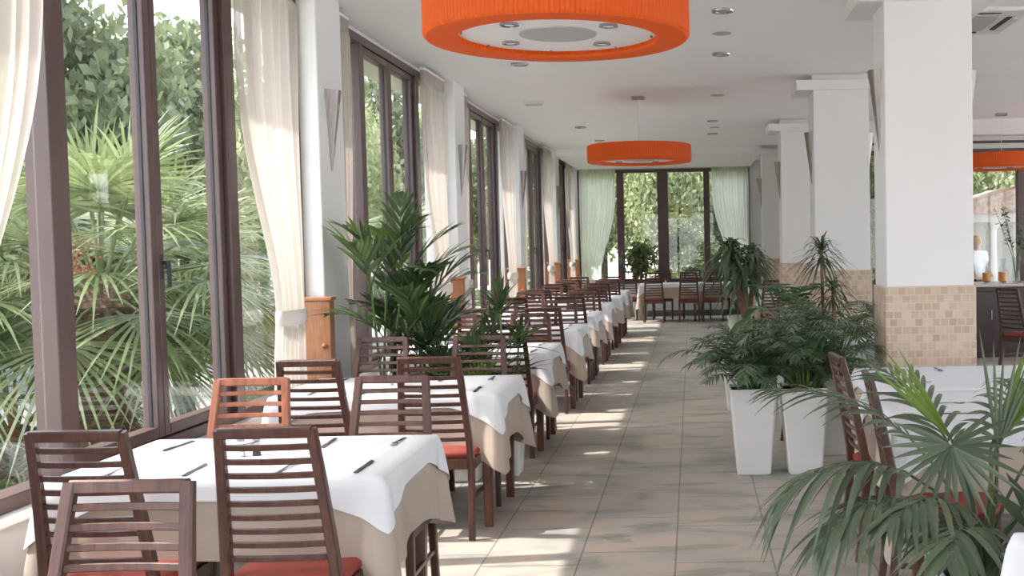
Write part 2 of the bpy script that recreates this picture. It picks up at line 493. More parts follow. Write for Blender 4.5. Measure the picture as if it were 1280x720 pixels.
# windows of the left wall, one per bay
def bar(mb, x0, x1, y0, y1, z0, z1): mb.bbox(x0, x1, y0, y1, z0, z1, 0.004)
def left_window(n, ya, yb):
    w = struct(empty('window_%d' % n, (XW, ya, SILL)))
    L = yb - ya
    zt = 3.235 - SILL
    zb = 0.035
    p1 = 0.87; p2 = 2.51 * L / 3.62; mid = (p1 + p2) / 2 + 0.0
    D0, D1 = 0.0, 0.105
    f = MB()
    bar(f, D0, D1, 0, L, zt - 0.07, zt)
    bar(f, D0, D1, 0, L, zb, zb + 0.06)
    bar(f, D0, D1, 0, 0.05, zb + .06, zt - .07)
    bar(f, D0, D1, L - 0.05, L, zb + .06, zt - .07)
    bar(f, D0, D1, p1 - 0.04, p1 + 0.04, zb + .06, zt - .07)
    bar(f, D0, D1 + 0.02, p2 - 0.055, p2 + 0.055, zb + .06, zt - .07)
    f.build('window_frame', frame_m, w)
    # two opening sashes meeting in the middle
    for a, b in ((p1 + 0.05, mid - 0.002), (mid + 0.002, p2 - 0.06)):
        s = MB(); st = 0.055
        bar(s, 0.02, 0.095, a, a + st, zb + .065, zt - .075); bar(s, 0.02, 0.095, b - st, b, zb + .065, zt - .075)
        bar(s, 0.02, 0.095, a + st, b - st, zb + .065, zb + .065 + st); bar(s, 0.02, 0.095, a + st, b - st, zt - .075 - st, zt - .075)
        so = s.build('sash', frame_m, w)
        g = MB(); t = 0.005
        for c0, c1, d0, d1 in ((a + st, a + st + t, zb + .065 + st, zt - .075 - st), (b - st - t, b - st, zb + .065 + st, zt - .075 - st)):
            g.box(0.050, 0.066, c0, c1, d0, d1)
        g.build('glazing_seal', dark_m, so)
        MB().box(0.055, 0.061, a + st, b - st, zb + .065 + st, zt - .075 - st).build('window_pane', glass_m, so)
    for a, b in ((0.05, p1 - 0.045), (p2 + 0.055, L - 0.05)):
        MB().box(0.040, 0.046, a, b, zb + .06, zt - .07).build('window_pane', glass_m, w)
    h = MB()
    h.bbox(0.085, 0.100, mid + 0.012, mid + 0.042, 0.86, 0.98, 0.004)
    h.sweep([(0.100, mid + 0.027, 0.94), (0.130, mid + 0.027, 0.94)], 0.018, 0.018, (0, 1, 0))
    h.sweep([(0.130, mid + 0.027, 0.95), (0.133, mid + 0.027, 0.82)], 0.020, 0.014, (0, 1, 0))
    h.build('window_handle', dark_m, w)
    return w
for i in range(len(pier_ys) - 1):
    left_window(i + 1, pier_ys[i] + PIERW, pier_ys[i + 1])
left_window(8, YN + 0.1, pier_ys[0])

# back wall with glazed opening
bw = MB()
bw.box(XW - 0.1, 1.28, YB, YB + 0.15, 0, 0.72)
bw.box(XW - 0.1, 1.28, YB, YB + 0.15, 3.15, CEIL)
bw.box(1.25, 2.6, YB, YB + 0.15, 0, CEIL)
struct(bw.build('wall_back', wall_m))
struct(MB().bbox(-2.42, 1.25, YB - 0.03, YB, 0.0, 0.12, 0.004).build('baseboard_back', plain('grey_skirting', (0.13, 0.15, 0.14), 0.6)))
struct(MB().bbox(1.262, 1.62, YB - 0.05, YB, 0, 1.24, 0.004).build('trim_2', panel_m))
w = struct(empty('window_9', (0, YB, 0)))
f = MB()
X0, X1 = -2.43, 1.25
bar(f, X0, X1, -0.03, 0.10, 3.08, 3.15); bar(f, X0, X1, -0.03, 0.10, 0.72, 0.80)
for xc, ww in ((X0 + .03, .06), (-1.52, .15), (-0.61, .23), (0.33, .13), (X1 - .03, .06)):
    bar(f, xc - ww / 2, xc + ww / 2, -0.04, 0.10, 0.80, 3.08)
f.build('window_frame', frame_m, w)
for a, b in ((X0 + .06, -1.595), (-1.445, -.725), (-.495, .265), (.395, X1 - .06)):
    MB().box(a, b, 0.03, 0.036, 0.80, 3.08).build('window_pane', glass_m, w)

# columns between the aisle and the second room
def make_column(y, n):
    e = struct(empty('column', (XC, y, 0)))
    MB().bbox(0, COLW, 0, 0.44, 1.25, 3.12, 0.006).build('column_shaft', wall_m, e)
    MB().bbox(-0.012, COLW + 0.012, -0.012, 0.452, 0, 1.25, 0.005).build('stone_wainscot', mosaic_m, e)
    MB().bbox(-0.17, COLW + 0.17, -0.01, 0.62, 3.12, 3.225, 0.004).build('column_cap', wall_m, e)
    MB().bbox(0, COLW, 0.10, 0.50, 3.225, CEIL, 0.004).build('column_neck', wall_m, e)
    return e
col_ys = [PIER0 + BAY * k for k in range(-2, 4)]
for i, y in enumerate(col_ys): make_column(y, i)

struct(MB().bbox(XP, XC, 19.6, YB, 3.17, CEIL, 0.004).build('trim_5', ceil_m))
# second room: far glazed wall
YF = 16.4
rw = MB()
rw.box(1.86, XR, YF, YF + 0.15, 3.02, CEIL)
rw.box(1.86, 2.45, YF, YF + 0.15, 0, 3.02)
rw.box(1.86, 2.0, YF, YB, 0, CEIL)
struct(rw.build('wall_far_right', wall_m))
struct(MB().bbox(1.9, XR, 15.85, 16.15, 3.06, CEIL, 0.005).build('trim_3', wall_m))
w = struct(empty('window_10', (0, YF, 0)))
f = MB()
bar(f, 2.45, XR, -0.02, 0.10, 2.84, 2.90); bar(f, 2.45, XR, -0.02, 0.10, 0.0, 0.08)
bar(f, 2.45, XR, -0.02, 0.10, 2.98, 3.02)
xs = [2.50, 3.55, 5.00, 5.32, 6.6, 7.8, XR - .05]
for xc in xs: bar(f, xc - .06, xc + .06, -0.02, 0.10, 0.08, 2.84)
f.build('window_frame', frame_m, w)
MB().box(2.45, XR, 0.0, 0.02, 2.90, 2.98).build('header_panel', plain('pale_green_panel', (0.62, 0.68, 0.60), 0.4), w)
for a, b in zip(xs[:-1], xs[1:]):
    MB().box(a + .06, b - .06, 0.03, 0.036, 0.08, 2.84).build('window_pane', glass_m, w)
# unseen right and near walls, their openings added to let sky light in
rw = MB()
rw.box(XR, XR + 0.15, YN, YF, 0, 0.3); rw.box(XR, XR + 0.15, YN, YF, 3.0, CEIL)
for y in range(-3, 17, 4): rw.box(XR - 0.05, XR + 0.15, y, y + 0.4, 0.3, 3.0)
struct(rw.build('wall_right', wall_m))
w = struct(empty('window_11', (XR, 0, 0)))  # out-of-view glazing, added so the sky fills the room from the right
for y in range(-3, 13, 4):
    f = MB(); bar(f, 0.03, 0.10, y + .4, y + 4, .3, .38); bar(f, 0.03, 0.10, y + .4, y + 4, 2.92, 3.0); bar(f, 0.03, 0.10, y + 2.15, y + 2.25, .38, 2.92)
    f.build('window_frame', frame_m, w)
    MB().box(0.05, 0.056, y + .4, y + 4, .38, 2.92).build('window_pane', glass_m, w)
rw = MB()
rw.box(XW, XR, YN - 0.15, YN, 3.0, CEIL); rw.box(XW, XR, YN - 0.15, YN, 0, 0.1)
for x in (-2.66, 1.0, 4.6, 8.8): rw.box(x, x + 0.4, YN - 0.15, YN, 0.1, 3.0)
struct(rw.build('wall_near', wall_m))
w = struct(empty('window_12', (0, YN, 0)))  # glazing behind the camera, added for sky fill
for a, b in ((-2.26, 1.0), (1.4, 4.6), (5.0, 8.8)):
    f = MB(); bar(f, a, b, -.1, -.03, .1, .18); bar(f, a, b, -.1, -.03, 2.92, 3.0); bar(f, (a + b) / 2 - .05, (a + b) / 2 + .05, -.1, -.03, .18, 2.92)
    f.build('window_frame', frame_m, w)
    MB().box(a, b, -.066, -.06, .18, 2.92).build('window_pane', glass_m, w)

# ------------------------------------------------------------------ outside: slab over the windows, ground
struct(MB().bbox(XW - 0.58, XW - 0.15, YN - 2, YB + 1.0, 3.29, 3.52, 0.01).build('trim_4', ext_m))
struct(MB().box(-60, 60, -40, 90, -0.30, -0.13).build('ground', ground_m))
tag(MB().box(-5.2, XW - 0.16, -8, YB + 4, -0.13, -0.09).build('planting_bed', grass_m), 'green planting strip of grass outside the left windows', 'grass', kind='stuff')
tag(MB().box(-40, 40, YB + 0.8, YB + 18, -0.13, -0.10).build('lawn', grass_m), 'shaded lawn beyond the far window wall', 'lawn', kind='stuff')
# pale low wall along the terrace
tag(MB().bbox(-8.6, -8.3, -2, YB + 6, -0.13, 0.75, 0.02).build('garden_wall', bluewall_m), 'low pale blue garden wall beyond the palms, left windows', 'wall')

# house outside, upper left through the first window
e = thing('house', (-21, 36, -0.13), 'pale house with a clay tile roof, high behind the left garden', 'building')
MB().bbox(-3, 3, -6, 6, 0, 8.2, 0.03).build('house_wall', extw_m, e)
MB().loft([[(-3.5, -6.5, 8.2), (3.5, -6.5, 8.2), (3.5, 6.5, 8.2), (-3.5, 6.5, 8.2)], [(-.1, -3, 9.9), (.1, -3, 9.9), (.1, 3, 9.9), (-.1, 3, 9.9)]]).build('house_roof', roof_m, e)
for yy in (-4, -1, 2):
    MB().bbox(3.0, 3.06, yy, yy + 1.1, 6.2, 7.5, 0.01).build('house_window', plain('blue_shutter', (0.12, 0.22, 0.35), 0.5), e)

# ------------------------------------------------------------------ outdoor trees
def crown_mb(rx, ry, rz, n, size, seed):
    rs = np.random.RandomState(seed)
    mb = MB()
    nb = 14
    blobs = rs.normal(size=(nb, 3)); blobs /= np.linalg.norm(blobs, axis=1)[:, None]
    blobs *= (0.35 + 0.35 * rs.rand(nb))[:, None]
    for i in range(n):
        b = blobs[rs.randint(nb)]
        d = rs.normal(size=3); d /= np.linalg.norm(d)
        p = (b + d * (0.40 * (0.55 + 0.45 * rs.rand()))) * np.array((rx, ry, rz))
        a = rs.normal(size=3); a[2] -= 0.25; a /= np.linalg.norm(a)
        q = np.cross(a, rs.normal(size=3)); q /= np.linalg.norm(q)
        L = size * (0.7 + 0.6 * rs.rand()); w = L * 0.27
        mid = p + a * L * 0.5
        mb.add([p, mid - q * w, p + a * L, mid + q * w], [(0, 1, 2, 3)])
    return mb
CROWNS = [crown_mb(1, 1, 1, 13000, 0.072, 1).mesh('crown', leaf_out), crown_mb(1, 1, 1, 13000, 0.08, 2).mesh('crown', leaf_out2), crown_mb(1, 1, 1, 12000, 0.075, 3).mesh('crown', leaf_out)]
def trunk_mb(h):
    mb = MB()
    mb.tube([(0, 0, 0), (0.03, 0.02, h * 0.5), (0, 0.05, h)], [0.11, 0.085, 0.06], 8)
    for k in range(5):
        a = k * 1.26
        mb.tube([(0, 0.03, h * 0.75), (math.cos(a) * .35, math.sin(a) * .35, h * 1.05), (math.cos(a) * .6, math.sin(a) * .6, h * 1.35)], [.05, .03, .015], 6)
    return mb
TR = trunk_mb(1.6).mesh('trunk', trunk_m)
def tree(x, y, h, rx, rz, kind, label, group='garden trees'):
    e = thing('garden_tree', (x, y, -0.12), label, 'tree', group)
    t = bpy.data.objects.new('trunk', TR); COL.objects.link(t); t.parent = e
    t.scale = (1, 1, (h - rz * 0.9) / 1.6)
    c = bpy.data.objects.new('crown', CROWNS[kind]); COL.objects.link(c); c.parent = e
    c.location = (0, 0, h - rz * 0.75); c.scale = (rx, rx, rz); c.rotation_euler = (0, 0, R.random() * 6)
    return e
NUMW = 'one two three four five six seven eight nine ten eleven twelve thirteen fourteen fifteen sixteen seventeen eighteen nineteen twenty twenty-one twenty-two twenty-three twenty-four twenty-five twenty-six twenty-seven twenty-eight twenty-nine thirty'.split()
places = []
for y in np.arange(6.5, 50, 3.1):
    places.append((-7.3 - 0.04 * (y - 6), y, (4.6 if y < 19 else 5.3) + R.random() * .6, 1.85, 2.7))
for y in np.arange(10, 52, 5.2):
    places.append((-11.8 - 0.08 * (y - 6), y, 5.5 + R.random() * .7, 2.6, 3.2))
kinds3 = ['light green bushy tree', 'dark green dense tree', 'small-leaved light green tree']
for i, (x, y, h, rx, rz) in enumerate(places):
    tree(x, y, h, rx, rz, (i * 2 + i // 3) % 3, '%s beyond the left windows, number %s along the garden' % (kinds3[(i * 2 + i // 3) % 3], NUMW[i]))
nb = 0
for i, (x, y, h, rx, rz) in enumerate([(-4.3, 27.2, 4.9, 1.7, 2.3), (-2.3, 28.0, 5.2, 1.7, 2.5), (-0.5, 26.8, 4.7, 1.5, 2.4), (1.3, 28.2, 5.4, 1.8, 2.6), (3.2, 27.4, 5.0, 1.7, 2.4),
                                        (-3.2, 25.4, 2.3, 1.1, 1.25), (-0.2, 25.2, 2.1, 1.1, 1.2), (1.6, 25.3, 2.0, 1.0, 1.2), (-1.7, 32, 6.6, 2.8, 3.2), (2.6, 32, 6.8, 2.8, 3.2)]):
    tree(x, y, h, rx, rz, [1, 0, 2][i % 3], '%s behind the far window wall, %s' % (['dark green tree', 'light green tree', 'small-leaved green tree'][i % 3],
         ['far left', 'left of centre', 'centre', 'right of centre', 'far right', 'low at left', 'low in the middle', 'low at right', 'tall at back left', 'tall at back right'][i]), 'trees behind the far window')
for i, (x, y, h, rx, rz) in enumerate([(3.2, 19.5, 3.6, 1.1, 1.9), (5.0, 26, 4.6, 1.8, 2.2), (7.6, 27, 4.8, 1.8, 2.3), (8.4, 21.5, 3.4, 1.1, 1.9), (10.8, 26, 4.8, 2.0, 2.3)]):
    tree(x, y, h, rx, rz, [0, 0, 2, 1, 0][i], ['green tree close behind the right-hand glass by the column', 'light green tree behind the white porch, left', 'light green tree behind the white porch, right',
         'dark leafy tree right of the white porch', 'light green tree farthest to the right outside'][i], 'trees outside the second room')

# fan palms in the garden
def fan_leaf(mb, base, d, L, nseg=34, spread=2.4, droop=0.25, w=0.03):
    """fan blade: petiole tip at base, facing direction d"""
    d = Vector(d).normalized()
    side = d.cross(Vector((0, 0, 1)))
    if side.length < 0.05: side = Vector((1, 0, 0))
    side.normalize(); n = side.cross(d)
    for i in range(nseg):
        a = (i / (nseg - 1) - 0.5) * spread * 1.35
        v = d * math.cos(a) + side * math.sin(a) + n * (0.10 * abs(math.sin(a)))
        l = L * (1 - 0.22 * (abs(a) / 1.6) ** 2) * (0.92 + 0.16 * R.random())
        mb.leaf(base, v, l, w * .85, droop * (0.6 + 0.8 * R.random()), 4, n, tip=0.08, peak=0.45)
def fan_palm(x, y, trunk_h, r, n, Lp, Ll, label, seed):
    global R
    R = random.Random(seed)
    e = thing('fan_palm', (x, y, -0.12), label, 'palm tree', 'fan palms outside the left windows')
    t = MB()
    prof = []
    zz = 0.0
    while zz < trunk_h:
        prof += [(r * (0.95 + 0.12 * R.random()), zz), (r * (1.15 + 0.1 * R.random()), zz + 0.05)]
        zz += 0.09
    prof.append((r * .7, trunk_h + .1))
    t.lathe(prof, 14)
    for i in range(110 if r > .12 else 30):
        a = R.random() * 6.28; z = R.random() * trunk_h
        t.leaf((math.cos(a) * r, math.sin(a) * r, z), (math.cos(a), math.sin(a), 0.9), 0.16, 0.05, 0.5, 2)
    t.build('trunk', fibre_m, e)
    for i in range(n):
        a = i * 2.39996 + R.random() * .3
        el = 1.52 - 1.95 * (i / n) ** 0.9
        d = Vector((math.cos(a) * math.cos(el), math.sin(a) * math.cos(el), math.sin(el)))
        m = MB()
        base = Vector((0, 0, trunk_h))
        pl = Lp * (0.75 + 0.4 * R.random())
        tip = base + d * pl + Vector((0, 0, -0.12 * pl))
        m.tube([base, base + d * pl * .5, tip], [0.014, 0.010, 0.008], 5)
        d2 = (d + Vector((0, 0, -0.35))).normalized()
        fan_leaf(m, tip, d2, Ll * (0.85 + .3 * R.random()), 34, 2.5, 0.30)
        m.build('fan_leaf', leaf_fan, e)
    return e
p1 = fan_palm(-4.25, 7.75, 1.35, 0.19, 42, 0.95, 0.85, 'thick-trunked fan palm outside the nearest left window', 11)
m = MB()
for i in range(160):
    a = R.random() * 6.28; rr = R.random() * .22
    m.lathe([(0.002, -0.012), (0.012, 0), (0.002, 0.012)], 5, (0.05 + math.cos(a) * rr, -0.42 + math.sin(a) * rr))
    for q in range(len(m.v) - 15, len(m.v)):
        vx = m.v[q]; m.v[q] = (vx[0], vx[1], vx[2] + 1.72 + 0.12 * math.sin(i * 2.7) - rr * .5)
m.build('seed_cluster', flower_m, p1)
fan_palm(-4.7, 9.9, 1.15, 0.085, 30, 0.85, 0.75, 'slender fan palm outside, right of the thick-trunked one', 12)
fan_palm(-4.9, 13.6, 1.3, 0.13, 30, 0.8, 0.75, 'fan palm seen through the second left window', 13)
fan_palm(-5.15, 8.1, 0.3, 0.15, 26, 0.8, 0.75, 'low fan palm by the leftmost curtain outside', 14)
fan_palm(-5.0, 18.6, 1.4, 0.14, 24, 0.8, 0.8, 'fan palm outside the third left window', 15)
R = random.Random(99)
# low grassy shrubs along the outside of the sill
for i, y in enumerate(np.arange(4.3, 12.5, 0.75)):
    m = MB()
    for j in range(60):
        a = R.random() * 6.28; el = 0.5 + R.random()
        m.leaf((R.uniform(-.1, .1), R.uniform(-.1, .1), 0), (math.cos(a) * math.cos(el), math.sin(a) * math.cos(el), math.sin(el)), 0.45 + .3 * R.random(), 0.02, 0.5, 4)
    o = m.build('grass_clump', leaf_fan, loc=(-3.55 - 0.5 * (i % 2), float(y), -0.09))
    tag(o, 'low spiky grass clump under the left windows outside, %s along the bed' % (ORD + ['tenth', 'eleventh', 'twelfth'])[i], 'plant', 'grass clumps in the planting strip')

# white porch outside the second room
e = thing('garden_porch', (6.2, 21.5, -0.40), 'white porch with columns and gabled roof outside the right-hand glass', 'porch')
for x in (-0.95, -0.25, 0.75, 1.6):
    MB().lathe([(0.17, 0), (0.17, .1), (0.12, .14), (0.105, 2.1), (0.16, 2.18), (0.16, 2.25)], 16, (x, 0)).build('porch_column', extw_m, e)
MB().bbox(-1.3, 2.0, -0.25, 2.2, 2.25, 2.42, 0.01).build('porch_beam', extw_m, e)
MB().loft([[(-1.5, -.4, 2.42), (0.35, -.4, 2.98), (2.2, -.4, 2.42)], [(-1.5, 2.4, 2.42), (.35, 2.4, 2.98), (2.2, 2.4, 2.42)]]).build('porch_roof', roof_m, e)
MB().bbox(-1.3, 2.0, 2.2, 2.3, 0, 2.25, 0.01).build('porch_wall', extw_m, e)

# ------------------------------------------------------------------ person outside
def person(loc, rz):
    e = thing('person', loc, 'blond person in white shirt and dark trousers standing outside by the porch', 'person', rz=rz)
    def skin(name, pts, edges, rad, mat, root=0):
        me = bpy.data.meshes.new(name); me.from_pydata(pts, edges, []); me.materials.append(mat)
        o = bpy.data.objects.new(name, me); COL.objects.link(o); o.parent = e
        sm = o.modifiers.new('Skin', 'SKIN'); o.modifiers.new('Sub', 'SUBSURF').levels = 1
        o.modifiers['Sub'].render_levels = 2
        if not me.skin_vertices: me.skin_vertices.new()
        for i, r in enumerate(rad):
            me.skin_vertices[0].data[i].radius = (r[0], r[1]) if isinstance(r, tuple) else (r, r)
        me.skin_vertices[0].data[root].use_root = True
        return o
    # 0 pelvis,1 waist,2 chest,3 neck,4 head,5 crown ; arms ; legs
    P = [(0, 0, .93), (0, 0, 1.10), (0, 0, 1.34), (0, 0, 1.48), (0, -.01, 1.56), (0, 0, 1.69),
         (.18, 0, 1.40), (.24, .02, 1.14), (.17, -.18, 1.02), (.13, -.25, 1.00),
         (-.18, 0, 1.40), (-.25, .02, 1.14), (-.24, -.06, .90), (-.24, -.09, .82),
         (.10, 0, .88), (.11, -.01, .49), (.11, .02, .08), (.12, -.14, .035),
         (-.10, 0, .88), (-.11, -.01, .49), (-.11, .02, .08), (-.12, -.14, .035)]
    E = [(0, 1), (1, 2), (2, 3), (3, 4), (4, 5), (2, 6), (6, 7), (7, 8), (8, 9), (2, 10), (10, 11), (11, 12), (12, 13), (0, 14), (14, 15), (15, 16), (16, 17), (0, 18), (18, 19), (19, 20), (20, 21)]
    Rr = [(.15, .11), (.14, .10), (.16, .11), .055, (.075, .09), (.065, .075), .058, .043, .030, .026, .058, .043, .030, .026, .085, .055, .038, .035, .085, .055, .038, .035]
    skin('body', P, E, Rr, skin_m)
    skin('shirt', [(0, 0, .92), (0, 0, 1.10), (0, 0, 1.33), (0, 0, 1.43), (.19, 0, 1.40), (.235, .015, 1.20), (-.19, 0, 1.40), (-.24, .015, 1.20)],
         [(0, 1), (1, 2), (2, 3), (2, 4), (4, 5), (2, 6), (6, 7)], [(.17, .125), (.155, .12), (.17, .125), .075, .072, .062, .072, .062], shirt_m)
    skin('trousers', [(0, 0, .95), (.10, 0, .86), (.11, -.01, .49), (.11, .02, .10), (-.10, 0, .86), (-.11, -.01, .49), (-.11, .02, .10)],
         [(0, 1), (1, 2), (2, 3), (0, 4), (4, 5), (5, 6)], [(.165, .12), .10, .072, .06, .10, .072, .06], trouser_m)
    h = MB(); h.lathe([(0.004, 1.735), (0.06, 1.72), (0.092, 1.67), (0.098, 1.60), (0.085, 1.54), (0.08, 1.50)], 16, (0, 0.018)); h.build('hair', hair_m, e, True)
    n_ = MB(); n_.lathe([(0.001, -.012), (.012, -.004), (.010, .01), (.002, .03)], 8); o = n_.build('nose', skin_m, e); o.location = (0, -.095, 1.585)
    return e
person((5.16, 19.6, -0.13), 0.5)

# ------------------------------------------------------------------ curtains
def curtain(axis, fixed, top, tie, bot, ztop, ztie, zbot, mat, label, group, folds=9, tie_z=True, amp=0.035, seed=0, name='sheer_curtain'):
    """top/tie/bot: (start, end) intervals along the axis"""
    rs = random.Random(seed)
    e = thing(name, (0, 0, 0), label, 'curtain', group)
    nz = 60; nu = folds * 12
    ph = [rs.random() * 6.28 for _ in range(4)]
    vs = []; fs = []
    for j in range(nz + 1):
        z = ztop + (zbot - ztop) * j / nz
        if z > ztie:
            t = (ztop - z) / (ztop - ztie); s = t * t * (3 - 2 * t) if t > 0 else 0
            s = s ** 2.2
            a = top[0] + (tie[0] - top[0]) * s; b = top[1] + (tie[1] - top[1]) * s
        else:
            t = (ztie - z) / max(0.01, ztie - zbot); s = t ** 0.7
            a = tie[0] + (bot[0] - tie[0]) * s; b = tie[1] + (bot[1] - tie[1]) * s
        wfac = (b - a) / (top[1] - top[0])
        A = amp * (0.55 + 0.45 * wfac)
        hd = 1.6 if ztop - z < 0.10 else 1.0
        for i in range(nu + 1):
            u = i / nu
            off = A * (math.sin(2 * PI * folds * u + ph[0] + 0.8 * math.sin(2 * z + ph[1])) * 0.75 + 0.35 * math.sin(2 * PI * folds * .37 * u + ph[2] + z * .9)) 
            if hd > 1: off = A * 0.8 * math.sin(2 * PI * folds * 2 * u)
            pos = a + (b - a) * (u + 0.010 * math.sin(2 * PI * folds * u + 1.3))
            vs.append((fixed + off, pos, z) if axis == 'y' else (pos, fixed + off, z))
    for j in range(nz):
        for i in range(nu):
            q = j * (nu + 1) + i
            fs.append((q, q + 1, q + nu + 2, q + nu + 1))
    MB().add(vs, fs).build('curtain_cloth', mat, e, True)
    # header tape and rail hooks
    hb = MB()
    if axis == 'y': hb.bbox(fixed - 0.02, fixed + 0.02, top[0] - .02, top[1] + .02, ztop - 0.0, ztop + 0.025, 0.004)
    else: hb.bbox(top[0] - .02, top[1] + .02, fixed - 0.02, fixed + 0.02, ztop, ztop + 0.025, 0.004)
    hb.build('curtain_rail', wall_m, e)
    if tie_z:
        tb = MB(); n = 20; c = (tie[0] + tie[1]) / 2; hw = (tie[1] - tie[0]) / 2 + 0.01
        rings = []
        for zz, k in ((ztie - .045, .97), (ztie - .02, 1.04), (ztie + .02, 1.04), (ztie + .045, .97)):
            rings.append([((fixed + math.cos(2 * PI * i / n) * (amp + .025) * k, c + math.sin(2 * PI * i / n) * hw * k, zz) if axis == 'y' else (c + math.cos(2 * PI * i / n) * hw * k, fixed + math.sin(2 * PI * i / n) * (amp + .006) * k, zz)) for i in range(n)])
        tb.loft(rings, False)
        tb.build('tieback', tie_m, e, True)
    return e
CX = XP - 0.045
for k in range(-1, 4):
    ya = PIER0 + BAY * (k - 1) + PIERW      # start of bay
    yb = PIER0 + BAY * k if k < 4 else 22.7
    nm = {-1: 'behind the camera', 0: 'first', 1: 'second', 2: 'third', 3: 'fourth'}
    if k == -1: continue
    curtain('y', CX, (yb - 1.13, yb - 0.33), (yb - .66, yb - .29), (yb - .74, yb - .27), 3.22, 1.16 , 0.66, sheer_m,
            'sheer cream curtain hanging on the far side of the %s left window' % nm[k], 'curtains on the far side of the left windows', 9, True, 0.04, k + 3)
    curtain('y', CX, (ya + 0.02, ya + (0.72 if k == 0 else .27)), (ya + .03, ya + (.15 if k == 0 else .20)), (ya + .03, ya + (.2 if k == 0 else .22)), 3.22, 1.16 if k else 1.0, 0.66, sheer_m,
            'sheer cream curtain gathered on the near side of the %s left window' % nm[k], 'curtains on the near side of the left windows', 7, True, 0.035, k + 30)
ya = PIER0 + BAY * 3 + PIERW; yb = 22.72
curtain('y', CX, (yb - 1.12, yb - 0.2), (yb - .5, yb - .15), (yb - .6, yb - .13), 3.22, 1.16, 0.66, sheer_m, 'sheer cream curtain on the far side of the last left window', 'curtains on the far side of the left windows', 9, True, 0.04, 8)
curtain('x', YB - 0.10, (-2.40, -1.62), (-2.38, -1.95), (-2.38, -1.90), 3.16, 0.95, 0.35, sheerb_m, 'pale green-white sheer curtain at the left of the far window wall', 'curtains on the far wall', 12, False, 0.03, 21)
curtain('x', YB - 0.10, (0.43, 1.22), (0.80, 1.22), (0.85, 1.22), 3.16, 1.0, 0.35, sheerb_m, 'pale green-white sheer curtain at the right of the far window wall', 'curtains on the far wall', 12, False, 0.03, 22)

# ------------------------------------------------------------------ wall sconces
def make_sconce(loc, side, label, group):
    """half cone, flat side on the wall; side=+1 bulges to +x"""
    e = thing('wall_sconce', loc, label, 'wall lamp', group)
    n = 14; m = MB(); rings = []
    for z, r in ((0.0, 0.008), (0.27, 0.052), (0.54, 0.098)):
        rings.append([(side * r * 0.80 * math.cos(a), r * math.sin(a), z) for a in np.linspace(-PI / 2, PI / 2, n)])
    o = len(m.v)
    m.loft(rings, False)
    inner = [[(x * .93 + side * .001, y * .93, z) for x, y, z in rg] for rg in rings]
    m.loft(inner, False)
    m.build('sconce_shade', sconce_m, e)
    MB().bbox(min(0, side * .012), max(0, side * .012), -0.03, 0.03, 0.30, 0.44, 0.003).build('back_plate', steel_m, e)
    MB().lathe([(0.002, 0.40), (0.022, 0.41), (0.028, 0.45), (0.020, 0.48), (0.002, 0.49)], 10, (side * 0.04, 0)).build('bulb', disc_m, e)
    return e
for i, y in enumerate(pier_ys[:-1]):
    if y < 6: continue
    make_sconce((XP, y + 0.22, 2.10), 1, 'tapered metal wall lamp on the %s white pier between the left windows' % ORD[i - 2], 'wall lamps on the left piers')
for i, y in enumerate(col_ys):
    if y < 6: continue
    make_sconce((XC, y + 0.20, 2.16), -1, 'tapered metal wall lamp on the aisle side of the %s white column' % ORD[i - 2], 'wall lamps on the aisle side of the columns')
    if i < 4: make_sconce((XC + COLW, y + 0.20, 2.14), 1, 'tapered metal wall lamp on the right-hand side of the %s white column' % ORD[i - 2], 'wall lamps on the far side of the columns')

# ------------------------------------------------------------------ drum pendants
def make_pendant(x, y, label, D=1.22, h=0.20):
    zb = 2.52
    e = thing('drum_pendant_lamp', (x, y, zb), label, 'ceiling lamp', 'orange drum pendant lamps')
    n = 720; ro = D / 2; ri = 0.455
    def ring(r, z, am): return [((r + am * (1 if (k // 2) % 2 else -1)) * math.cos(2 * PI * k / n) if True else 0, (r + am * (1 if (k // 2) % 2 else -1)) * math.sin(2 * PI * k / n), z) for k in range(n)]
    m = MB()
    m.loft([ring(ri, 0.012, .0), ring(ri + .01, 0.0, .0015), ring(ro - .012, 0.0, .0018), ring(ro, 0.014, .0022), ring(ro, h - .01, .0022), ring(ro - .012, h, .0018), ring(ri + .02, h, .001)], False)
    m.build('drum_shade', orange_m, e)
    MB().lathe([(0.001, 0.03), (ri + 0.006, 0.03), (ri + 0.006, 0.042), (0.001, 0.042)], 96).build('diffuser_disc', disc_m, e)
    MB().lathe([(0.001, 0.024), (0.178, 0.024), (0.18, 0.03), (0.001, 0.03)], 64).build('centre_disc', greyd_m, e)
    for k in range(4):
        a = PI / 4 + k * PI / 2 + 0.15
        c = (math.cos(a) * .31, math.sin(a) * .31)
        s = MB().lathe([(0.040, 0.031), (0.044, 0.020), (0.036, 0.018), (0.028, 0.026), (0.001, 0.028)], 24, c).build('spot_ring', rings_m, e)
        MB().lathe([(0.001, 0.0225), (0.022, 0.0225), (0.022, 0.027), (0.001, 0.027)], 16, c).build('spot_lens', disc_m, s)
    for k in range(8):
        a = k * PI / 4 + .2
        MB().lathe([(0.001, 0.018), (0.006, 0.02), (0.006, 0.03)], 8, (math.cos(a) * .44, math.sin(a) * .44)).build('screw', steel_m, e)
    MB().tube([(0, 0, h * .5), (0, 0, CEIL - zb - 0.03)], 0.004, 6).build('pendant_cable', plain('cable', (0.75, 0.74, 0.72), 0.4), e)
    MB().bbox(-0.075, 0.075, -0.05, 0.05, CEIL - zb - 0.035, CEIL - zb, 0.004).build('ceiling_rose', steel_m, e)
    for k in range(3):
        a = k * 2 * PI / 3
        MB().tube([(0, 0, h * .75), (math.cos(a) * (ro - .02), math.sin(a) * (ro - .02), h - .02)], 0.005, 6).build('support_arm', steel_m, e)
    return e
make_pendant(-0.605, 5.06, 'large orange pleated drum lamp hanging nearest, at the top of the view')
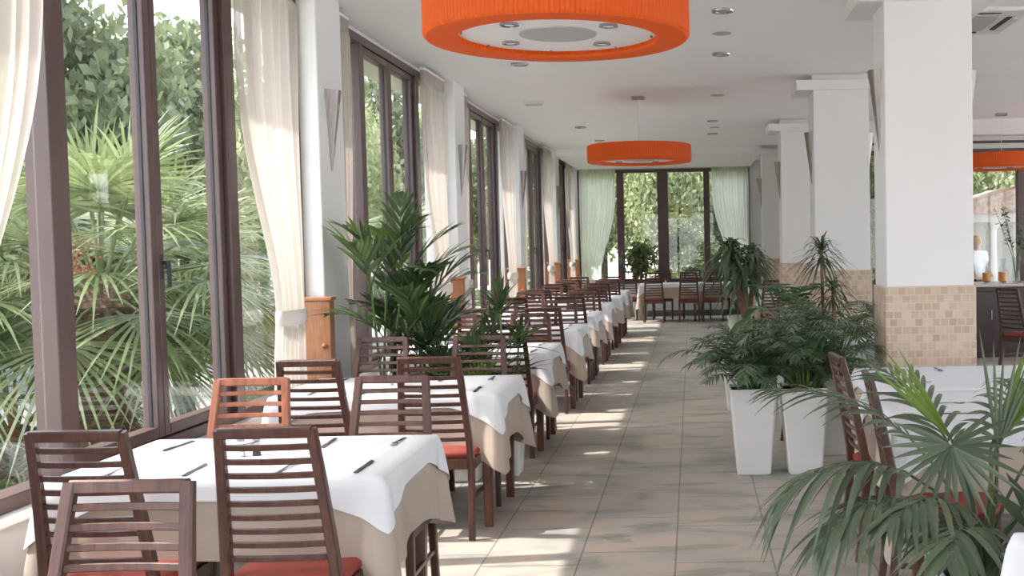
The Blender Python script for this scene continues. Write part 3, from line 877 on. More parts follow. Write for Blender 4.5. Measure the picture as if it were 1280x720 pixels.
make_pendant(-0.600, 12.75, 'orange pleated drum lamp hanging over the middle of the aisle')
make_pendant(4.36, 15.2, 'orange drum lamp hanging in the second room beyond the column')

# ------------------------------------------------------------------ ceiling fittings
def downlight(x, y, label, r=0.085, lens=greyd_m):
    e = thing('ceiling_downlight', (x, y, CEIL), label, 'ceiling light', 'round recessed ceiling lights')
    MB().lathe([(r * .55, -0.004), (r * .62, -0.016), (r * .95, -0.016), (r, -0.004), (r, 0.0)], 28, caps=False).build('trim_ring', rings_m, e)
    MB().lathe([(0.001, -0.010), (r * .58, -0.010), (r * .58, -0.002), (0.001, -0.002)], 24).build('lens', lens, e)
for (x, y, l) in [(0.26, 8.10, 'round recessed ceiling light nearest the column, right of the big lamp'), (0.30, 9.95, 'second round recessed ceiling light behind the big lamp, right side'),
                  (-1.60, 10.30, 'round recessed ceiling light left of the big lamp, below its rim'), (-1.60, 15.9, 'round recessed ceiling light left of the farther lamp'), (-1.50, 18.0, 'small round ceiling light left and beyond the farther lamp'),
                  (0.33, 15.4, 'round ceiling light right of the farther lamp, upper of the row'), (0.36, 17.2, 'round ceiling light right of the farther lamp, second of the row'), (0.40, 20.2, 'round ceiling light close to the far window wall'),
                  (0.30, 21.6, 'round ceiling light farthest away by the far curtain')]:
    downlight(x, y, l)
for (x, y, l) in [(0.28, 9.0, 'flat pale round ceiling speaker between the two nearest downlights'), (0.33, 12.75, 'flat pale round ceiling speaker right of the farther lamp'), (0.38, 16.3, 'flat pale round ceiling speaker farther down the row')]:
    e = thing('ceiling_speaker', (x, y, CEIL), l, 'speaker', 'flat ceiling speakers')
    MB().lathe([(0.001, -0.006), (0.07, -0.006), (0.082, -0.003), (0.082, 0)], 28, caps=False).build('speaker_grille', grill_m, e)
e = thing('emergency_light', (-1.86, 13.0, CEIL), 'small pale green box light on the ceiling by the third left window', 'emergency light')
MB().bbox(-.12, .12, -.07, .07, -.035, 0, .006).build('light_housing', plast_m, e)
MB().bbox(-.10, .10, -.055, .055, -.05, -.035, .006).build('light_cover', signg_m, e)
e = thing('air_conditioner', (2.12, 8.62, CEIL), 'white ceiling cassette air conditioner right of the nearest column', 'air conditioner')
MB().bbox(-.47, .47, -.47, .47, -.035, 0, .01).build('cassette_panel', plast_m, e)
MB().bbox(-.27, .27, -.27, .27, -.045, -.035, .006).build('intake_grille', grill_m, e)
for a in range(4):
    s = MB().bbox(-.25, .25, .33, .39, -.042, -.033, .003).build('air_slot', dark_m, e); s.rotation_euler = (0, 0, a * PI / 2)
    s = MB().sweep([(-.25, .395, -.048), (.25, .395, -.048)], .006, .05, (0, .3, 1)).build('air_flap', plast_m, e); s.rotation_euler = (0, 0, a * PI / 2)

# ------------------------------------------------------------------ chairs
def make_chair(name='slat_back_chair', mat=chair_m):
    e = empty(name, (0, 0, 0))
    zt = 0.99
    def bx(z):  # half width of the back at height z (centre of post)
        return 0.186 + (0.150 - 0.186) * max(0, (z - .45)) / (zt - .45) if z > .45 else 0.186 + 0.004 * (0.45 - z) / .45
    def by(z):
        if z < .45: return -0.205 - 0.045 * ((.45 - z) / .45) ** 1.5
        t = (z - .45) / (zt - .45)
        return -0.205 - 0.105 * t ** 1.25
    zs = [0, .15, .3, .42, .5, .6, .7, .8, .9, zt]
    for s in (-1, 1):
        MB().sweep([(s * bx(z), by(z), z) for z in zs], 0.034, [.030, .034, .038, .042, .042, .040, .037, .034, .031, .028]).build('leg', mat, e)
        MB().sweep([(s * 0.198, 0.185, 0), (s * 0.198, 0.188, .2), (s * .198, .188, .43)], [.028, .033, .038], [.028, .033, .038]).build('leg', mat, e)
    m = MB()
    m.sweep([(-bx(zt), by(zt) - .0, zt - .012), (bx(zt), by(zt), zt - .012)], 0.036, 0.028, (0, -.15, 1))
    m.build('top_rail', mat, e)
    m = MB()
    z = zt - 0.062
    while z > .50:
        b = bx(z) - .012; yy = by(z)
        c = -0.012
        m.sweep([(-b, yy, z), (-b * .5, yy + c * .75, z), (0, yy + c, z), (b * .5, yy + c * .75, z), (b, yy, z)], 0.020, 0.013, (0, -.18, 1))
        z -= 0.0485
    m.build('back_slats', mat, e)
    m = MB()
    m.bbox(-.18, .18, .165, .200, .375, .43, .004); m.bbox(-.17, .17, -.215, -.185, .375, .43, .004)
    m.sweep([(-.195, -.19, .4025), (-.198, .18, .4025)], .055, .024, (0, 0, 1)); m.sweep([(.195, -.19, .4025), (.198, .18, .4025)], .055, .024, (0, 0, 1))
    m.build('seat_frame', mat, e)
    MB().sweep([(-.19, -.20, .22), (-.198, .18, .22)], .022, .016, (0, 0, 1)).build('stretcher', mat, e)
    MB().sweep([(.19, -.20, .22), (.198, .18, .22)], .022, .016, (0, 0, 1)).build('stretcher', mat, e)
    m = MB()
    def rr(x, y0, y1, z, c=.04):
        return [(-x + c, y0, z), (x - c, y0, z), (x, y0 + c, z), (x + .008, y1 - c, z), (x + .008 - c, y1, z), (-x - .008 + c, y1, z), (-x - .008, y1 - c, z), (-x, y0 + c, z)]
    m.loft([rr(.19, -.195, .215, .43), rr(.200, -.20, .225, .442), rr(.200, -.20, .225, .458), rr(.180, -.185, .205, .472), rr(.09, -.1, .1, .478)])
    m.build('seat_cushion', cush_m, e, True)
    return e
proto = make_chair(); proto2 = make_chair('slat_back_chair', chair_sunlit_m)
used = {0: False, 1: False}
def put_chair(x, yback, face, label, group, red=0, tilt=0.0, mode='y'):
    """yback: where the top of the back stands; face +1 looks away from the camera"""
    rz = {1: 0.0, -1: PI}.get(face, face) + tilt
    fx, fy = -math.sin(rz), math.cos(rz)
    loc = (x + fx * .31, yback + fy * .31, 0)
    src = proto2 if red else proto
    if not used[red]:
        used[red] = True
        src.location = loc; src.rotation_euler = (0, 0, rz); tag(src, label, 'chair', group); return src
    c = copy_thing(src, loc, rz, label, group); c['category'] = 'chair'
    return c

# ------------------------------------------------------------------ tables with cloths
def cloth_mb(wx, wy, z, d, dc, flare=0.05, cflare=0.09, seed=0, waves=0.012, rot=0.0, rad=0.02, cwid=0.40, off=0.0):
    rs = random.Random(seed)
    hx, hy = wx / 2, wy / 2
    cw_dist = []
    per = []      # (pos, normal, corner weight)
    ns = 40
    def side(a, b, n):
        for i in range(ns):
            t = i / ns
            p = (a[0] + (b[0] - a[0]) * t, a[1] + (b[1] - a[1]) * t)
            L = math.hypot(b[0] - a[0], b[1] - a[1]); ds = min(t, 1 - t) * L
            ds += .065; cw = max(0.0, 1 - ds / cwid) ** 1.25; cw_dist.append(ds)
            per.append((p, n, cw, t * L))
    def corner(c, a0):
        for i in range(12):
            a = a0 + (i / 12) * PI / 2
            ds = abs((i + .5) / 12 - .5) * .13; cwc = max(0.0, 1 - ds / cwid) ** 1.25
            cw_dist.append(ds); per.append(((c[0] + rad * math.cos(a), c[1] + rad * math.sin(a)), (math.cos(a), math.sin(a)), cwc, 0))
    side((hx, -hy + rad), (hx, hy - rad), (1, 0)); corner((hx - rad, hy - rad), 0)
    side((hx - rad, hy), (-hx + rad, hy), (0, 1)); corner((-hx + rad, hy - rad), PI / 2)
    side((-hx, hy - rad), (-hx, -hy + rad), (-1, 0)); corner((-hx + rad, -hy + rad), PI)
    side((-hx + rad, -hy), (hx - rad, -hy), (0, -1)); corner((hx - rad, -hy + rad), 3 * PI / 2)
    n = len(per); nt = 12
    ph = [rs.random() * 6.28 for _ in range(8)]
    f1, f2 = rs.choice([7, 8, 9]), rs.choice([11, 13, 15])
    vs = []; fs = []
    for j in range(nt + 1):
        t = j / nt
        for i, (p, nm, cw, s) in enumerate(per):
            u = 2 * PI * i / n
            cpick = 0.97 + 0.15 * math.sin(ph[2] + u)
            L = d + (dc * cpick - d) * cw + 0.010 * math.sin(3 * u + ph[3])
            drop = t * L
            q = drop / 0.40                      # both cloths share the same folds
            cf = max(0.0, 1 - cw_dist[i] / 0.30) ** 1.5
            fl = (0.018 * (1 - cf) + 0.085 * cf) * q ** 0.85 + 0.012 * math.sin(f1 * u + ph[0]) * q * (1 - .6 * cf) + .006 * math.sin(f2 * u + ph[1]) * q
            fl -= 0.045 * q * math.exp(-((cw_dist[i] - .125) / .04) ** 2)
            fl = max(fl, 0.002 * q) + off * min(1.0, t * 4)
            nx, ny = nm
            rr = 0.006
            zz = z - rr * (1 - math.cos(min(1, t * 6) * PI / 2)) - drop
            vs.append((p[0] + nx * (fl + rr * min(1, t * 6)), p[1] + ny * (fl + rr * min(1, t * 6)), zz))
    for j in range(nt):
        for i in range(n):
            k = (i + 1) % n
            fs.append((j * n + i, j * n + k, (j + 1) * n + k, (j + 1) * n + i))
    m = MB(); m.add(vs, fs)
    # top: grid-free fan from inner ring
    inner = len(m.v)
    m.v.extend([(p[0] * .9, p[1] * .9, z + 0.0015) for p, nm, cw, s in per])
    m.f.extend([(i, (i + 1) % n, inner + (i + 1) % n, inner + i) for i in range(n)][::1])
    m.f = [f[::-1] if q < nt * n else f for q, f in enumerate(m.f)]
    m.f.append(tuple(inner + i for i in range(n)))
    if rot:
        c_, s_ = math.cos(rot), math.sin(rot)
        m.v = [(x * c_ - y * s_, x * s_ + y * c_, zz) for x, y, zz in m.v]
    return m

TOPH = 0.75
def table_set(x0, x1, y0, y1, label_w, seed, d=0.285, dc=0.43, od=0.075, odc=0.22):
    cx, cy = (x0 + x1) / 2, (y0 + y1) / 2; wx, wy = x1 - x0, y1 - y0
    e = thing('dining_table', (cx, cy, 0), 'dark wooden table under cloths, %s' % label_w, 'table', 'dining tables')
    MB().bbox(-wx / 2 + .005, wx / 2 - .005, -wy / 2 + .005, wy / 2 - .005, TOPH - .035, TOPH - .008, .004).build('tabletop', table_m, e)
    m = MB(); a, b = wx / 2 - .06, wy / 2 - .06
    m.box(-a, a, -b, -b + .025, TOPH - .11, TOPH - .035); m.box(-a, a, b - .025, b, TOPH - .11, TOPH - .035)
    m.box(-a, -a + .025, -b, b, TOPH - .11, TOPH - .035); m.box(a - .025, a, -b, b, TOPH - .11, TOPH - .035)
    m.build('apron', table_m, e)
    for sx in (-1, 1):
        for sy in (-1, 1):
            lx, ly = sx * (wx / 2 - .065), sy * (wy / 2 - .065)
            MB().sweep([(lx, ly, 0), (lx, ly, .35), (lx, ly, TOPH - .036)], [.046, .056, .062], [.046, .056, .062]).build('leg', table_m, e)
    c = cloth_mb(wx + .01, wy + .01, TOPH, d, dc, seed=seed).build('tablecloth', under_m, smooth=True, loc=(cx, cy, 0))
    tag(c, 'long beige undercloth, table %s' % label_w, 'tablecloth', 'beige undercloths')
    c = cloth_mb(wx + .022, wy + .022, TOPH + .006, od, odc, flare=.02, cflare=.045, seed=seed, rad=.020, cwid=.30, off=.004).build('table_topper', over_m, smooth=True, loc=(cx, cy, 0))
    tag(c, 'white overcloth, table %s' % label_w, 'tablecloth', 'white overcloths')
    return e

fars = [2.66, 4.66, 6.78, 8.98, 11.08, 13.15, 15.15, 17.05, 18.95]
TX0, TX1 = -2.34, -1.115
words_ = ['at the bottom edge of the view', 'nearest in the window row', 'second in the window row', 'third in the window row', 'fourth in the window row', 'fifth in the window row', 'sixth in the window row', 'seventh in the window row', 'last in the window row']
for i, fy in enumerate(fars):
    if i == 0: continue
    table_set(TX0 + R.uniform(-.015, .015), TX1 + R.uniform(-.02, .02), fy - 0.84, fy, words_[i], i)
for i, fy in enumerate(fars):
    tw = ['table at the bottom edge', 'nearest table of the window row', 'second table of the window row', 'third table of the window row', 'fourth table of the window row', 'fifth table of the window row', 'sixth table of the window row', 'seventh table of the window row', 'last table of the window row'][i]
    for j, x in enumerate((-2.015, -1.385)):
        sd = ('window', 'aisle')[j]
        if i > 0:
            put_chair(x + R.uniform(-.015, .015), fy - 1.15 + R.uniform(-.03, .03), 1, 'dark slatted chair, near side of %s, %s side' % (tw, sd), 'chairs on the near side of the window tables', 0, R.uniform(-.03, .03))
        if not (i == 0 and j == 0):
            dx = {(1, 0): .015, (1, 1): .02, (0, 1): -.04}.get((i, j), 0)
            yb = fy + 0.20 + R.uniform(-.02, .02) if i else 2.87
            if i == 1: yb = 4.86
            if i == 0: dx, yb = -.055, 2.72
            red = 1 if (i == 1 and j == 0) else 0  # only this chair carries the sunlight in its wood colour
            put_chair(x + dx, yb, -1, ('reddish sunlit' if red else 'dark') + ' slatted chair facing us behind %s, %s side' % (tw, sd), 'chairs on the far side of the window tables', red, R.uniform(-.03, .03))

# far table across the aisle end
YT = 21.40
table_set(-1.05, 0.10, YT + .02, YT + .80, 'left one before the far window wall', 70)
table_set(0.12, 1.08, YT + .02, YT + .80, 'right one before the far window wall', 71)
for j, x in enumerate((-0.77, -0.08, 0.39)):
    put_chair(x, YT - .22, 1, 'dark slatted chair, back to us at the far cross table, %s of three' % ('left', 'middle', 'right')[j], 'chairs at the far cross table')
for j, x in enumerate((-1.35, -0.62, 0.0, 0.55)):
    put_chair(x, YT + 1.12, -1, 'dark slatted chair beyond the far cross table, %s of four' % ('first', 'second', 'third', 'fourth')[j], 'chairs behind the far cross table')

# right-hand tables
table_set(1.02, 2.25, 5.78, 6.80, 'right-hand table before the tiled column', 81, .34, .48)
table_set(0.90, 2.25, 4.62, 5.70, 'right-hand table behind the near palm', 82, .36, .50)
table_set(0.875, 1.95, 2.05, 2.93, 'cut by the bottom right corner of the view', 83)
table_set(1.05, 1.85, 8.1, 9.3, 'right-hand table behind the white planters', 84)
table_set(1.0, 1.72, 16.3, 17.3, 'right-hand table beyond the dracaena', 85)
table_set(1.0, 1.72, 18.2, 19.1, 'farthest right-hand table by the last columns', 86)
GR = 'chairs at the right-hand tables'
put_chair(0.71, 5.38, -PI / 2, 'dark slatted chair seen edge-on beside the right-hand white table, behind the palm', GR, 0, .06)
put_chair(0.74, 4.60, -PI / 2, 'dark slatted chair seen edge-on hidden by the near palm fronds', GR, 0, -.08)
put_chair(0.62, 8.25, -PI / 2, 'dark slatted chair behind the gap between the two white planters', GR)
put_chair(2.55, 5.2, PI / 2, 'dark slatted chair on the right side of the right-hand table', GR)
put_chair(1.03, 11.1, -1, 'dark slatted chair behind the big-leaved plant', GR)
put_chair(1.2, 15.9, 1, 'dark slatted chair at the table beyond the dracaena', GR)
put_chair(3.52, 12.1, -PI / 2 + .5, 'dark slatted chair by the buffet counter, left one', 'chairs by the buffet counter')
put_chair(4.02, 11.9, -PI / 2 + .4, 'dark slatted chair by the buffet counter, right one', 'chairs by the buffet counter')

# cutlery
def fork_mb():
    m = MB()
    m.sweep([(0, -.10, .002), (0, -.03, .004), (0, .03, .008), (0, .045, .006)], [.012, .009, .006, .018], [.0022] * 4)
    for k in range(4):
        x = -.009 + k * .006
        m.sweep([(x, .045, .006), (x, .075, .003), (x * .9, .098, .006)], .0028, .002)
    return m
def knife_mb():
    m = MB()
    m.sweep([(0, -.11, .003), (0, -.06, .0035), (0, -.005, .003)], [.013, .015, .011], .004)
    m.sweep([(0, -.005, .003), (.002, .05, .003), (.001, .09, .003), (-.004, .115, .003)], [.012, .018, .017, .004], .0018)
    return m
FK = fork_mb().mesh('table_fork', cutl_m); KN = knife_mb().mesh('table_knife', cutl_m)
ZC = TOPH + 0.0078
def cut(kind, x, y, rz, label):
    o = bpy.data.objects.new('table_fork' if kind == 'f' else 'table_knife', FK if kind == 'f' else KN)
    COL.objects.link(o); o.location = (x, y, ZC); o.rotation_euler = (0, 0, rz); o.scale = (1.25, 1, 1)
    tag(o, label, 'fork' if kind == 'f' else 'knife', 'table forks' if kind == 'f' else 'table knives')
for i, fy in enumerate(fars[1:7], 1):
    tw = ['', 'nearest', 'second', 'third', 'fourth', 'fifth', 'sixth'][i] + ' window-row table'
    for j, x in enumerate((-2.015, -1.385)):
        sd = ('window', 'aisle')[j]
        for near in (1, 0):
            yy = fy - .84 + .17 if near else fy - .17
            s = 1 if near else -1
            wd = 'near' if near else 'far'
            cut('f', x - .14 * s, yy, (0 if near else PI) + R.uniform(-.12, .12), 'steel fork on the %s, %s edge, %s place' % (tw, wd, sd))
            cut('k', x + .15 * s, yy, (0 if near else PI) + R.uniform(-.12, .12), 'steel knife on the %s, %s edge, %s place' % (tw, wd, sd))
for (x, y, l) in [(1.22, 6.2, 'far right-hand table, left edge'), (1.22, 5.1, 'near right-hand table, left edge')]:
    cut('f', x, y + .15, -PI / 2, 'steel fork on the %s' % l); cut('k', x, y - .15, -PI / 2, 'steel knife on the %s' % l)
cut('f', 1.5, 6.62, PI, 'steel fork on the far edge of the right-hand table'); cut('k', 1.22, 6.62, PI, 'steel knife on the far edge of the right-hand table')

# salt and pepper
def shaker(x, y, label, m2):
    e = thing('salt_shaker' if m2 is plast_m else 'pepper_shaker', (x, y, ZC), label, 'shaker', 'glass shakers')
    MB().lathe([(.018, 0), (.020, .004), (.017, .05), (.014, .062)], 14).build('shaker_glass', jar_m, e)
    MB().lathe([(.001, .002), (.0155, .002), (.0145, .040), (.001, .040)], 12).build('shaker_filling', m2, e)
    MB().lathe([(.0155, .060), (.016, .074), (.010, .082), (.001, .084)], 14).build('shaker_cap', steel_m, e)
for i, fy in enumerate(fars[1:6], 1):
    tw = ['', 'nearest', 'second', 'third', 'fourth', 'fifth'][i] + ' window-row table'
    shaker(-1.80, fy - .42, 'small glass salt shaker in the middle of the %s' % tw, plast_m)
    shaker(-1.745, fy - .40, 'small glass pepper shaker in the middle of the %s' % tw, dark_m)
shaker(-0.55, YT + .4, 'small glass salt shaker on the far cross table', plast_m)

# ------------------------------------------------------------------ indoor plants
def planter_parts(e, top, bottom, h, mat=planter_m):
    m = MB()
    def sq(a, z, c=.012):
        return [(-a + c, -a, z), (a - c, -a, z), (a, -a + c, z), (a, a - c, z), (a - c, a, z), (-a + c, a, z), (-a, a - c, z), (-a, -a + c, z)]
    m.loft([sq(bottom / 2 - .008, 0), sq(bottom / 2, .008), sq(top / 2, h - .004), sq(top / 2 - .004, h), sq(top / 2 - .012, h), sq(top / 2 - .016, h - .04)], True)
    m.build('planter', mat, e)
    MB().loft([sq(top / 2 - .015, h - .05), sq(top / 2 - .016, h - .022)]).build('soil', soil_m, e)
def curve_pts(base, az, el0, L, bend, n=9):
    """arching rachis: elevation falls from el0 by 'bend' radians"""
    pts = [Vector(base)]; p = Vector(base)
    for i in range(1, n):
        t = i / (n - 1)
        el = el0 - bend * t ** 1.4
        d = Vector((math.cos(az) * math.cos(el), math.sin(az) * math.cos(el), math.sin(el)))
        p = p + d * (L / (n - 1)); pts.append(p.copy())
    return pts
def sample(pts, t):
    k = t * (len(pts) - 1); i = min(int(k), len(pts) - 2)
    return pts[i].lerp(pts[i + 1], k - i), (pts[i + 1] - pts[i]).normalized()
def frond(m, base, az, el0, L, bend, nleaf=22, ll=0.30, lw=0.022, start=0.35, droop=0.35, spread=1.05, rr=0.006, seg=4, rs=R, fold=0.0, stem=True, tilt=0.12):
    pts = curve_pts(base, az, el0, L, bend)
    if stem: m.tube(pts, [rr * (1 - .7 * i / 8) for i in range(9)], 5)
    for i in range(nleaf):
        t = start + (1 - start) * (i / (nleaf - 1))
        p, d = sample(pts, min(t, .999))
        side = d.cross(Vector((0, 0, 1)))
        if side.length < .05: side = Vector((-math.sin(az), math.cos(az), 0))
        side.normalize(); upn = side.cross(d).normalized()
        env = math.sin(PI * min(1, max(0.0, (t - start) / (1 - start) * .80 + .17))) ** .6
        for s in (-1, 1):
            sp = spread * (1 - .55 * (t - start) / (1 - start)) * rs.uniform(.88, 1.12)
            v = d * math.cos(sp) + side * (s * math.sin(sp)) + upn * (tilt + rs.uniform(-.06, .06))
            m.leaf(p, v, ll * env * rs.uniform(.88, 1.1), lw, droop * rs.uniform(.7, 1.3), seg, upn, fold=fold, tip=.06)
    return pts

# feathery parlour palms in the white tapered planters
def parlour_palm(x, y, h, label, seed, n=62, rad=0.42, top=0.98):
    rs = random.Random(seed)
    e = thing('potted_palm', (x, y, 0), label, 'potted plant', 'potted palms in white planters on the right')
    planter_parts(e, .315, .225, h)
    st = MB(); m = MB()
    for i in range(n):
        a = rs.random() * 6.28; r0 = rs.uniform(0, .10)
        b = (math.cos(a) * r0, math.sin(a) * r0, h - .03)
        el = rs.uniform(.75, 1.5)
        sl = rs.uniform(.05, top - h + .0) * .75
        az = a + rs.uniform(-.6, .6)
        p1_ = Vector(b) + Vector((math.cos(az) * math.cos(el), math.sin(az) * math.cos(el), math.sin(el))) * sl
        st.tube([b, (Vector(b) + p1_) / 2 + Vector((0, 0, .01)), p1_], [.006, .005, .004], 5)
        frond(m, p1_, az, el * rs.uniform(.6, 1.0), rs.uniform(.28, .42), rs.uniform(.9, 1.7), 14, .135, .017, .12, .35, 1.1, .0035, 3, rs)
    st.build('stems', stem_m, e); m.build('foliage', leaf_fern, e)
    return e
parlour_palm(0.390, 7.30, .585, 'bushy feathery palm in the left white tapered planter on the aisle', 1, 60)
parlour_palm(0.735, 7.30, .585, 'bushy feathery palm in the right white tapered planter', 2, 66, top=1.12)
parlour_palm(1.09, 7.62, .585, 'bushy feathery palm behind, against the tiled column', 3, 44, top=1.15) if False else None
pp = parlour_palm(0.98, 7.92, .585, 'taller feathery palm behind the white planters beside the tiled column', 3, 62, top=1.30)

# left group of kentia palms in front of the windows
def kentia(x, y, ph, label, seed, canes, hgt, ll, nf, mat=leaf_palm, lw=.04, bright=0, spread_=0.5, L0=.75, width=.30):
    rs = random.Random(seed)
    e = thing('potted_kentia_palm', (x, y, 0), label, 'potted plant', 'potted palms between the window tables')
    planter_parts(e, width, width * .8, ph)
    st = MB(); m = MB(); mbx = MB()
    for c in range(canes):
        a = rs.random() * 6.28; r0 = rs.uniform(0, .09); b = Vector((math.cos(a) * r0, math.sin(a) * r0, ph - .03))
        hh = hgt * rs.uniform(.5, 1.0)
        az = rs.random() * 6.28; lean = rs.uniform(.02, .22)
        tip = b + Vector((math.cos(az) * lean, math.sin(az) * lean, hh))
        st.tube([b, b.lerp(tip, .5) + Vector((0, 0, .01)), tip], [.011, .009, .007], 6)
        for k in range(nf):
            fa = az + k * 2.4 + rs.uniform(-.3, .3); el = rs.uniform(1.0, 1.5)
            mm = mbx if (bright and rs.random() < bright) else m
            frond(mm, tip - Vector((0, 0, rs.uniform(0, .25))), fa, el, L0 * rs.uniform(.7, 1.15), rs.uniform(.4, 1.2), 7, ll, lw * .85, .35, .18, .62, .005, 5, rs, fold=.25)
    st.build('stems', stem_m, e); m.build('foliage', mat, e)
    if bright: mbx.build('young_leaves', leaf_bright, e)
    return e
kentia(-2.12, 7.33, .45, 'tall kentia palm standing against the first pier, tallest of the window plants', 41, 6, .98, .30, 3, lw=.045, bright=.22, L0=.60)
kentia(-1.78, 7.40, .45, 'wide-leaved palm second from the pier, behind the second table', 42, 6, .72, .30, 3, lw=.042, bright=.08, L0=.55)
kentia(-1.57, 7.25, .42, 'low palm with light young leaves between window tables', 43, 5, .42, .24, 4, lw=.034, bright=.25, L0=.42, width=.28)
kentia(-1.31, 7.38, .42, 'dark slender palm nearest the aisle among the window plants', 44, 2, .40, .26, 3, lw=.034, L0=.42, width=.26)
k4 = [o for o in COL.objects if o.name.startswith('potted_kentia_palm') and 'nearest the aisle' in o.get('label', '')][0]
m = MB(); rsk = random.Random(5)
for (hx_, hy_, hz_, nn, LL) in ((-.01, 0, 1.16, 20, .36), (.10, .06, .92, 14, .30), (-.14, .02, .86, 16, .30)):
    MB().tube([(hx_ * .2, hy_ * .2, .40), (hx_ * .8, hy_, (hz_ + .40) / 2), (hx_, hy_, hz_)], [.011, .009, .007], 6).build('cane', stem_m, k4)
    for q in range(nn):
        a = q * 2.39996; el = .05 + 1.45 * ((q + .5) / nn) ** .8
        m.leaf((hx_, hy_, hz_ - .06 * (1 - q / nn)), (math.cos(a) * math.cos(el), math.sin(a) * math.cos(el), math.sin(el)), LL * rsk.uniform(.8, 1.1), .036, .30, 6, fold=.3, tip=.03, peak=.35)
m.build('leaf_rosettes', leaf_palm, k4)

# strap-leaved heads
def head(m, c, n, L, w, droop, rs, el_lo=-.5, el_hi=1.45, seg=5, fold=.3):
    for i in range(n):
        a = i * 2.39996 + rs.uniform(-.2, .2); el = el_lo + (el_hi - el_lo) * ((i + .5) / n) ** .8
        d = Vector((math.cos(a) * math.cos(el), math.sin(a) * math.cos(el), math.sin(el)))
        m.leaf(Vector(c) + Vector((0, 0, -.12 * (1 - i / n))), d, L * rs.uniform(.75, 1.1), w, droop * rs.uniform(.6, 1.3), seg, (0, 0, 1), fold=fold, tip=.04, peak=.3)
rs = random.Random(61)
e = thing('potted_dracaena', (0.44, 10.1, 0), 'corn plant dracaena with thick brown trunk and drooping strap leaves at aisle', 'potted plant')
planter_parts(e, .34, .27, .38)
MB().tube([(0, 0, .34), (.02, 0, .60), (.06, .02, .85), (-.0, 0, 1.08), (-.04, 0, 1.22)], [.050, .048, .045, .040, .036], 10).build('trunk', cane_m, e)
MB().tube([(.04, 0, .80), (.10, .03, .98), (.12, .05, 1.15)], [.030, .026, .022], 8).build('trunk', cane_m, e)
m = MB()
head(m, (-.08, 0, 1.52), 60, .36, .050, 1.0, rs, -.2, 1.2); head(m, (.12, .04, 1.46), 54, .36, .048, 1.0, rs, -.2, 1.2); head(m, (.02, -.02, 1.32), 50, .34, .048, 1.1, rs, -.4, .9)
m.build('foliage', leaf_drac, e)
e = thing('potted_dragon_tree', (1.17, 9.55, 0), 'spiky dragon tree with thin canes beside the second column', 'potted plant')
planter_parts(e, .30, .24, .45)
MB().tube([(0, 0, .42), (-.02, 0, .9), (-.03, 0, 1.52)], [.020, .016, .014], 7).build('cane', cane_m, e)
MB().tube([(.02, 0, .42), (.07, 0, .8), (.07, 0, 1.15)], [.018, .015, .013], 7).build('cane', cane_m, e)
m = MB(); head(m, (-.03, 0, 1.50), 95, .36, .020, .75, rs, -.35, 1.25, 6, 0); head(m, (.07, 0, 1.16), 80, .36, .019, .8, rs, -.35, 1.2, 6, 0)
m.build('foliage', leaf_drac, e)
# big-leaved philodendron
e = thing('potted_philodendron', (0.86, 9.3, 0), 'plant with broad split leaves behind the white planters', 'potted plant')
planter_parts(e, .30, .24, .50)
m = MB(); st = MB()
for i in range(17):
    a = i * 2.4; el = rs.uniform(.5, 1.35); L = rs.uniform(.35, .72)
    pts = curve_pts((0, 0, .47), a, el, L, .5)
    st.tube(pts, .005, 5)
    p, d = sample(pts, .999)
    d2 = (Vector((math.cos(a), math.sin(a), 0)) + Vector((0, 0, rs.uniform(-.7, .1)))).normalized()
    m.leaf(p, d2, rs.uniform(.20, .30), rs.uniform(.13, .17), .4, 6, (0, 0, 1), fold=.25, tip=.02, peak=.25)
for i in range(6):
    frond(m, (0, 0, .95), -.3 + i * 1.05, 1.1, .50, 1.2, 8, .16, .045, .25, .3, 1.2, .004, 4, rs)
st.build('stems', stem_m, e); m.build('foliage', leafmat('leaf_broad', (.03, .09, .03), (.07, .16, .06), .3, .25), e)
# small pot far down the aisle
e = thing('potted_shrub', (0.72, 18.0, 0), 'small plant in a pale green pot far down the aisle', 'potted plant')
MB().lathe([(.11, 0), (.15, .30), (.16, .34), (.145, .34), (.14, .30)], 20).build('pot', potg_m, e)
MB().lathe([(.001, .30), (.138, .30), (.001, .31)], 16).build('soil', soil_m, e)
m = MB(); head(m, (0, 0, .48), 26, .28, .03, .4, rs, .1, 1.5); m.build('foliage', leaf_drac, e)
# leafy shrub standing before the far window
e = thing('potted_tree', (-1.10, 22.55, 0), 'leafy green shrub standing before the far window, left of its middle post', 'potted plant')
MB().lathe([(.12, 0), (.16, .30), (.17, .34), (.15, .34)], 20).build('pot', planter_m, e)
MB().tube([(0, 0, .3), (.02, 0, .8), (0, 0, 1.4)], [.02, .016, .01], 6).build('trunk', cane_m, e)
crown_mb(.42, .32, .50, 900, .10, 9).build('foliage', leaf_out2, e).location = (0, 0, 1.25)

# ------------------------------------------------------------------ near palm, lower right
rs = random.Random(77)
PX, PY = 1.00, 3.75
e = thing('potted_fan_palm', (PX, PY, 0), 'large green palm with arching fronds in the lower right foreground', 'potted plant')
planter_parts(e, .34, .26, .42)
def nfrond(az, el0, L, bend, nleaf, ll, lw, start, droop, spread, mat=leaf_near, b=(0, 0, .38), nm='frond', tilt=.12):
    m = MB()
    frond(m, b, az, el0, L, bend, nleaf, ll, lw, start, droop, spread, .008, 7, rs, .25, True, tilt)
    return m.build(nm, mat, e)
D2 = PI / 180
